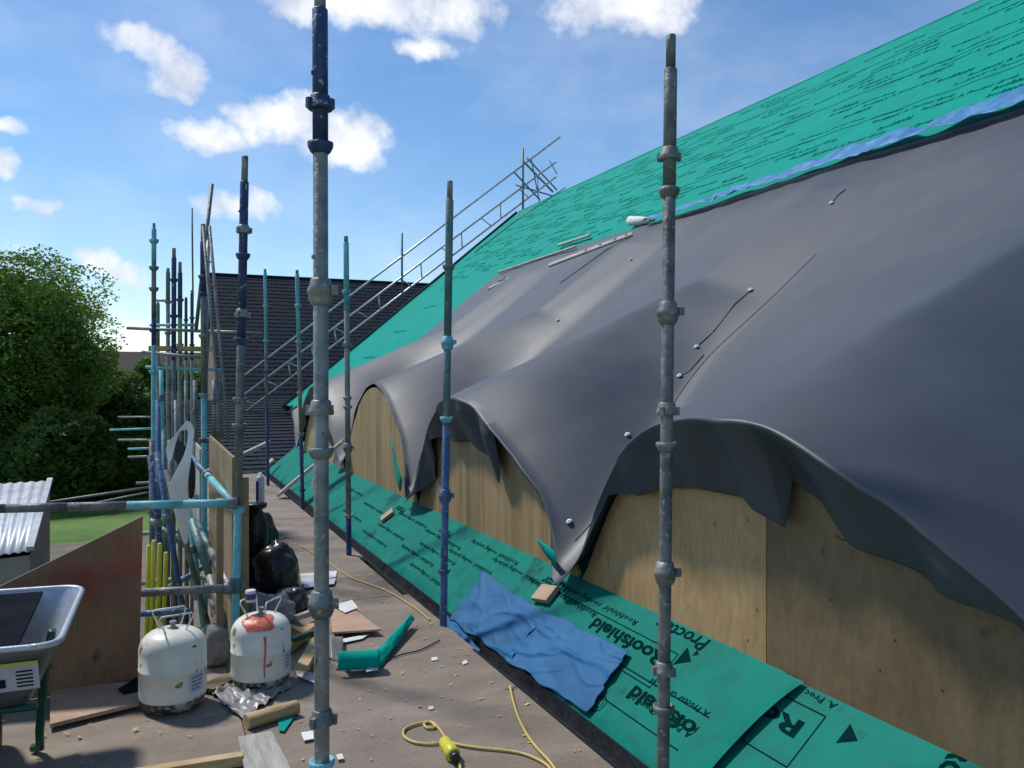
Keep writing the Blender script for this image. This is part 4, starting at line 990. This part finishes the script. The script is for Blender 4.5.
# ------------------------------------------------------------------ shed, ground, trees
GZ = -2.6
def gshed():
    e = empty('garden_shed', onD(0,520,13)-Vector((0,0,2)), 'low outbuilding with pale grey corrugated roof at the left edge', 'shed')
    A_, B_ = onD(-90,489,13.5), onD(50,481,13.5); C_, D_ = onD(30,551,10.2), onD(-90,566,10.2)
    b = MB(); n = 60
    def fn(a, c): p = (A_*(1-a)+B_*a)*(1-c)+(D_*(1-a)+C_*a)*c; return p+Vector((0,0,.009*math.sin(a*2*math.pi*13)))
    b.grid(fn, 200, 3); b.build('roof', M['corr'], e, solid=.01)
    b = MB(); q = [A_, B_, C_, D_]; ins = [p-Vector((0,0,.05)) for p in q]; vs = ins+[Vector((p.x,p.y,GZ)) for p in q]
    b.add(vs, [(0,1,5,4),(1,2,6,5),(2,3,7,6),(3,0,4,7)]); b.build('wall', M['brick'], e)
    b = MB(); b.beam(B_+Vector((0,0,.03)), C_+Vector((0,0,.03)), .08, .05); b.build('roof_trim', M['corr'], e)
gshed()
b = MB(); b.grid(lambda a, c: Vector((-600+1200*a, -200+1400*c, GZ)), 2, 2, False); tag(b.build('ground', M['grass'], None), kind='structure')
b = MB(); b.box((-3.5,-6,GZ+.0),(8,24,GZ+.012)); tag(b.build('yard_path', M['soil'], None), kind='structure')

def leafcloud(mb, c, rad, n, s, seed, squash=1.0):
    r = random.Random(seed)
    for _ in range(n):
        while True:
            d = Vector((r.uniform(-1,1), r.uniform(-1,1), r.uniform(-1,1)))
            if .05 < d.length < 1: break
        k = d.length; d2 = d.normalized()
        rr = (.55+.45*k)*(1+.28*noise.noise(d2*2.2+Vector((seed,0,0))))
        p = Vector(c)+Vector((d2.x*rad[0], d2.y*rad[1], d2.z*rad[2]))*rr
        a = Vector((r.uniform(-1,1), r.uniform(-1,1), r.uniform(-.6,.6))).normalized(); q = a.cross(Vector((r.uniform(-1,1), r.uniform(-1,1), r.uniform(-1,1)))).normalized()
        ss = s*r.uniform(.6,1.4)
        mb.add([p-a*ss, p+q*ss*.55, p+a*ss, p-q*ss*.55], [(0,1,2,3)])
def tree(px, pytop, t, w, label, seed, n=9000, m='leaf', s=.13, clumps=26, group='trees beyond the scaffold', low=.12):
    top = onD(px, pytop, t); base = Vector((top.x, top.y, GZ)); H = top.z-GZ
    e = empty('broadleaf_tree', base, label, 'tree', group)
    r = random.Random(seed); b = MB()
    b.path([base, base+Vector((.1,0,H*.3)), base+Vector((0,.1,H*.7))], [.35,.26,.08], 8)
    cr = MB(); cl = []
    for k in range(clumps):
        th = r.uniform(0, 2*math.pi); f = r.random(); zf = low+.80*f
        rad = w*(math.sin(math.pi*min(.97,max(.08,(zf-low*.6)/(1.04-low*.6))))**.5)*r.uniform(.5,.84)
        c = base+Vector((rad*math.cos(th), rad*math.sin(th), H*zf)); cl.append(c)
        if k % 3 == 0: b.path([base+Vector((0,0,H*.25)), (base+Vector((0,0,H*.35))+c)/2, c], [.12,.07,.03], 6)
        q = w*r.uniform(.22,.36)
        leafcloud(cr, c, (q,q,q*.8), n//clumps, s, seed*100+k)
    leafcloud(cr, base+Vector((0,0,H*.48)), (w*.78,w*.78,H*.46), n//2, s*1.6, seed)
    b.build('trunk', M['bark'], e); cr.build('crown', M[m], e)
    return e
tree(-10,262,31,4.6,'large bright green tree filling the left side', 3, 90000, 'leaf', .068, 80)
tree(-60,300,29,3.5,'green tree half cut by the left edge', 9, 9000, 'leaf', .12, 24)
tree(95,372,37,3.0,'dark green tree right behind the large bright one', 5, 14000, 'leaf2', .11, 24)
tree(132,385,42,2.8,'shadowy tree between the large tree and the scaffold tubes', 6, 12000, 'leaf2', .12, 22)
tree(165,362,60,3.4,'far dark tree behind the left scaffold tubes', 7, 9000, 'leaf2', .14, 20)
tree(205,366,70,4.5,'farthest dark tree beside the slate roofed building', 8, 7000, 'leaf2', .17, 20)
tree(60,405,27.5,1.9,'low shrubby tree in front of the large one, by the grass', 12, 9000, 'leaf2', .09, 18, low=.03)
tree(118,432,30,1.7,'low bush like tree near the protruding tube ends', 14, 9000, 'leaf2', .09, 18, low=.03)
# distant wood as one mass
r = random.Random(4); w = MB()
for k in range(60):
    x = -70+4.2*k+r.uniform(-1,1); leafcloud(w, (x, 150+r.uniform(-8,8), GZ+3.0), (5,4,r.uniform(3,4.6)), 220, .5, 300+k)
tag(w.build('distant_wood', M['leaf2'], None), 'dark distant line of woodland along the horizon', 'woodland', kind='stuff')
# low brown-roofed house far left
hb = empty('distant_house', onD(165,372,80), 'low dark roofed house in the distance behind the left scaffold', 'house')
c = onD(160,352,80); b = MB(); b.prism([(c.x-6,c.y-4,c.z-3),(c.x-6,c.y,c.z),(c.x-6,c.y+4,c.z-3)], (14,0,0)); b.build('roof', M['bark'], hb)
b = MB(); b.box((c.x-5.8,c.y-3.6,GZ),(c.x+7.8,c.y+3.6,c.z-3)); b.build('wall', M['brick'], hb)

# ------------------------------------------------------------------ world: sky + clouds
SUN_EL, SUN_AZ = R(56), R(-34)       # azimuth from +Y towards +X
wld = bpy.data.worlds.new('World'); scn.world = wld; wld.use_nodes = True; nt = wld.node_tree; N = nt.nodes; L = nt.links
bg = N['Background']; out = N['World Output']
sky = N.new('ShaderNodeTexSky'); sky.sky_type = 'NISHITA'; sky.sun_disc = False; sky.sun_elevation = SUN_EL; sky.sun_rotation = SUN_AZ
sky.air_density = 1.0; sky.dust_density = .0; sky.ozone_density = 3.0; sky.altitude = 0
hs = N.new('ShaderNodeHueSaturation'); hs.inputs['Saturation'].default_value = 1.14; L.new(sky.outputs[0], hs.inputs['Color'])
bg.inputs['Strength'].default_value = .125
L.new(hs.outputs[0], bg.inputs['Color'])
def mth(op, a, b_=None, c=None):
    n_ = N.new('ShaderNodeMath'); n_.operation = op
    for i, v in enumerate((a, b_, c)):
        if v is None: continue
        if isinstance(v, (int, float)): n_.inputs[i].default_value = v
        else: L.new(v, n_.inputs[i])
    return n_.outputs[0]
tc = N.new('ShaderNodeTexCoord'); nrm = N.new('ShaderNodeVectorMath'); nrm.operation = 'NORMALIZE'; L.new(tc.outputs['Generated'], nrm.inputs[0])
sp = N.new('ShaderNodeSeparateXYZ'); L.new(nrm.outputs[0], sp.inputs[0])
az = mth('ARCTAN2', sp.outputs[0], sp.outputs[1]); el = mth('ARCSINE', sp.outputs[2])
# warp
def nz_(scale, det, w=0., rough=.55):
    n_ = N.new('ShaderNodeTexNoise'); n_.inputs['Scale'].default_value = scale; n_.inputs['Detail'].default_value = det; n_.inputs['Roughness'].default_value = rough
    v = N.new('ShaderNodeVectorMath'); v.operation = 'ADD'; L.new(nrm.outputs[0], v.inputs[0]); v.inputs[1].default_value = (w,w,w); L.new(v.outputs[0], n_.inputs[0]); return n_.outputs[0]
wx = mth('MULTIPLY_ADD', nz_(14,4,3.), .07, -.035); wy = mth('MULTIPLY_ADD', nz_(14,4,8.), .05, -.025)
azw = mth('ADD', az, wx); elw = mth('ADD', el, wy)
clouds = [(345,-8,125,36,1),(300,6,60,18,.8),(430,46,34,12,.6),(455,12,45,26,.8),(610,-2,85,40,1.1),(640,22,40,20,.8),(135,38,42,17,.8),(172,72,38,28,.85),(160,55,30,20,.7),(210,137,50,18,.95),(285,122,62,26,1),(345,140,50,30,1.05),(240,207,50,19,1.),(262,212,28,14,.8),
          (100,262,24,16,1),(122,275,28,14,.95),(37,205,20,11,.7),(0,166,18,16,.9),(133,342,22,20,1),(12,248,12,6,.6),(5,125,20,9,.5),(-190,60,80,30,1),(-170,200,60,20,1),(800,-90,140,50,1),(1100,90,100,60,1),(1200,-50,120,60,1),(-200,120,100,40,1),(520,-160,200,50,1)]
f = None; hgt = None
for (px, py, rx, ry, st) in clouds:
    d = ray(px, py); a0 = math.atan2(d.x, d.y); e0 = math.atan2(d.z, math.hypot(d.x, d.y))
    sc_ = math.cos(e0)/d.length*1.0
    k = (1/d.length)
    ax_ = rx/FPX*k/math.cos(e0)*1.05; ay_ = ry/FPX*k*1.05
    dx = mth('MULTIPLY', mth('SUBTRACT', azw, a0), 1/ax_); dy = mth('MULTIPLY', mth('SUBTRACT', elw, e0), 1/ay_)
    r2 = mth('ADD', mth('MULTIPLY', dx, dx), mth('MULTIPLY', dy, dy))
    g = mth('MULTIPLY', mth('SUBTRACT', 1.0, r2), st)
    f = g if f is None else mth('MAXIMUM', f, g)
fn_ = nz_(22, 8, 1., .6); fine = mth('MULTIPLY_ADD', fn_, 2.4, -1.2)
f = mth('ADD', f, fine)
mr = N.new('ShaderNodeMapRange'); mr.interpolation_type = 'SMOOTHSTEP'; L.new(f, mr.inputs[0]); mr.inputs[1].default_value = -.15; mr.inputs[2].default_value = 1.0
# cirrus veil
ci = N.new('ShaderNodeTexNoise'); ci.inputs['Scale'].default_value = 3.2; ci.inputs['Detail'].default_value = 7; ci.inputs['Roughness'].default_value = .6
mpn = N.new('ShaderNodeMapping'); mpn.inputs['Scale'].default_value = (1,.6,2.5); mpn.inputs['Rotation'].default_value = (0,.5,.3); L.new(nrm.outputs[0], mpn.inputs[0]); L.new(mpn.outputs[0], ci.inputs[0])
cr_ = N.new('ShaderNodeMapRange'); L.new(ci.outputs[0], cr_.inputs[0]); cr_.inputs[1].default_value = .42; cr_.inputs[2].default_value = .8; cr_.inputs[4].default_value = .26
tot = mth('MAXIMUM', mth('MULTIPLY', mr.outputs[0], .95), cr_.outputs[0])
above = N.new('ShaderNodeMapRange'); L.new(el, above.inputs[0]); above.inputs[1].default_value = -.01; above.inputs[2].default_value = .03
tot = mth('MULTIPLY', tot, above.outputs[0])
cb = N.new('ShaderNodeBackground'); 
shade = N.new('ShaderNodeValToRGB'); L.new(nz_(16, 6, 5.), shade.inputs[0]); shade.color_ramp.elements[0].position = .35; shade.color_ramp.elements[0].color = (.62,.66,.76,1); shade.color_ramp.elements[1].position = .62; shade.color_ramp.elements[1].color = (1,1,1,1)
L.new(shade.outputs[0], cb.inputs[0]); cb.inputs[1].default_value = 1.05
ms = N.new('ShaderNodeMixShader'); L.new(tot, ms.inputs[0]); L.new(bg.outputs[0], ms.inputs[1]); L.new(cb.outputs[0], ms.inputs[2]); L.new(ms.outputs[0], out.inputs[0])

sl = bpy.data.lights.new('sun', 'SUN'); sl.energy = 3.2; sl.angle = R(5); sl.color = (1,.95,.88)
so_ = bpy.data.objects.new('sun', sl); COL.objects.link(so_)
dirv = Vector((math.sin(SUN_AZ)*math.cos(SUN_EL), math.cos(SUN_AZ)*math.cos(SUN_EL), math.sin(SUN_EL)))
so_.rotation_euler = dirv.to_track_quat('Z', 'Y').to_euler(); so_.location = (0,0,20)

# ------------------------------------------------------------------ camera
cam = bpy.data.cameras.new('camera'); co = bpy.data.objects.new('camera', cam); COL.objects.link(co)
cam.sensor_fit = 'HORIZONTAL'; cam.sensor_width = 36; cam.lens = FPX/1024*36; cam.shift_y = (HY-384)/1024.
cam.clip_start = .05; cam.clip_end = 3000
co.location = (0,0,CZ); co.rotation_euler = (R(90),0,-YAW); scn.camera = co
scn.view_settings.view_transform = 'Standard'; scn.view_settings.look = 'None'; scn.view_settings.exposure = .14; scn.view_settings.gamma = 1
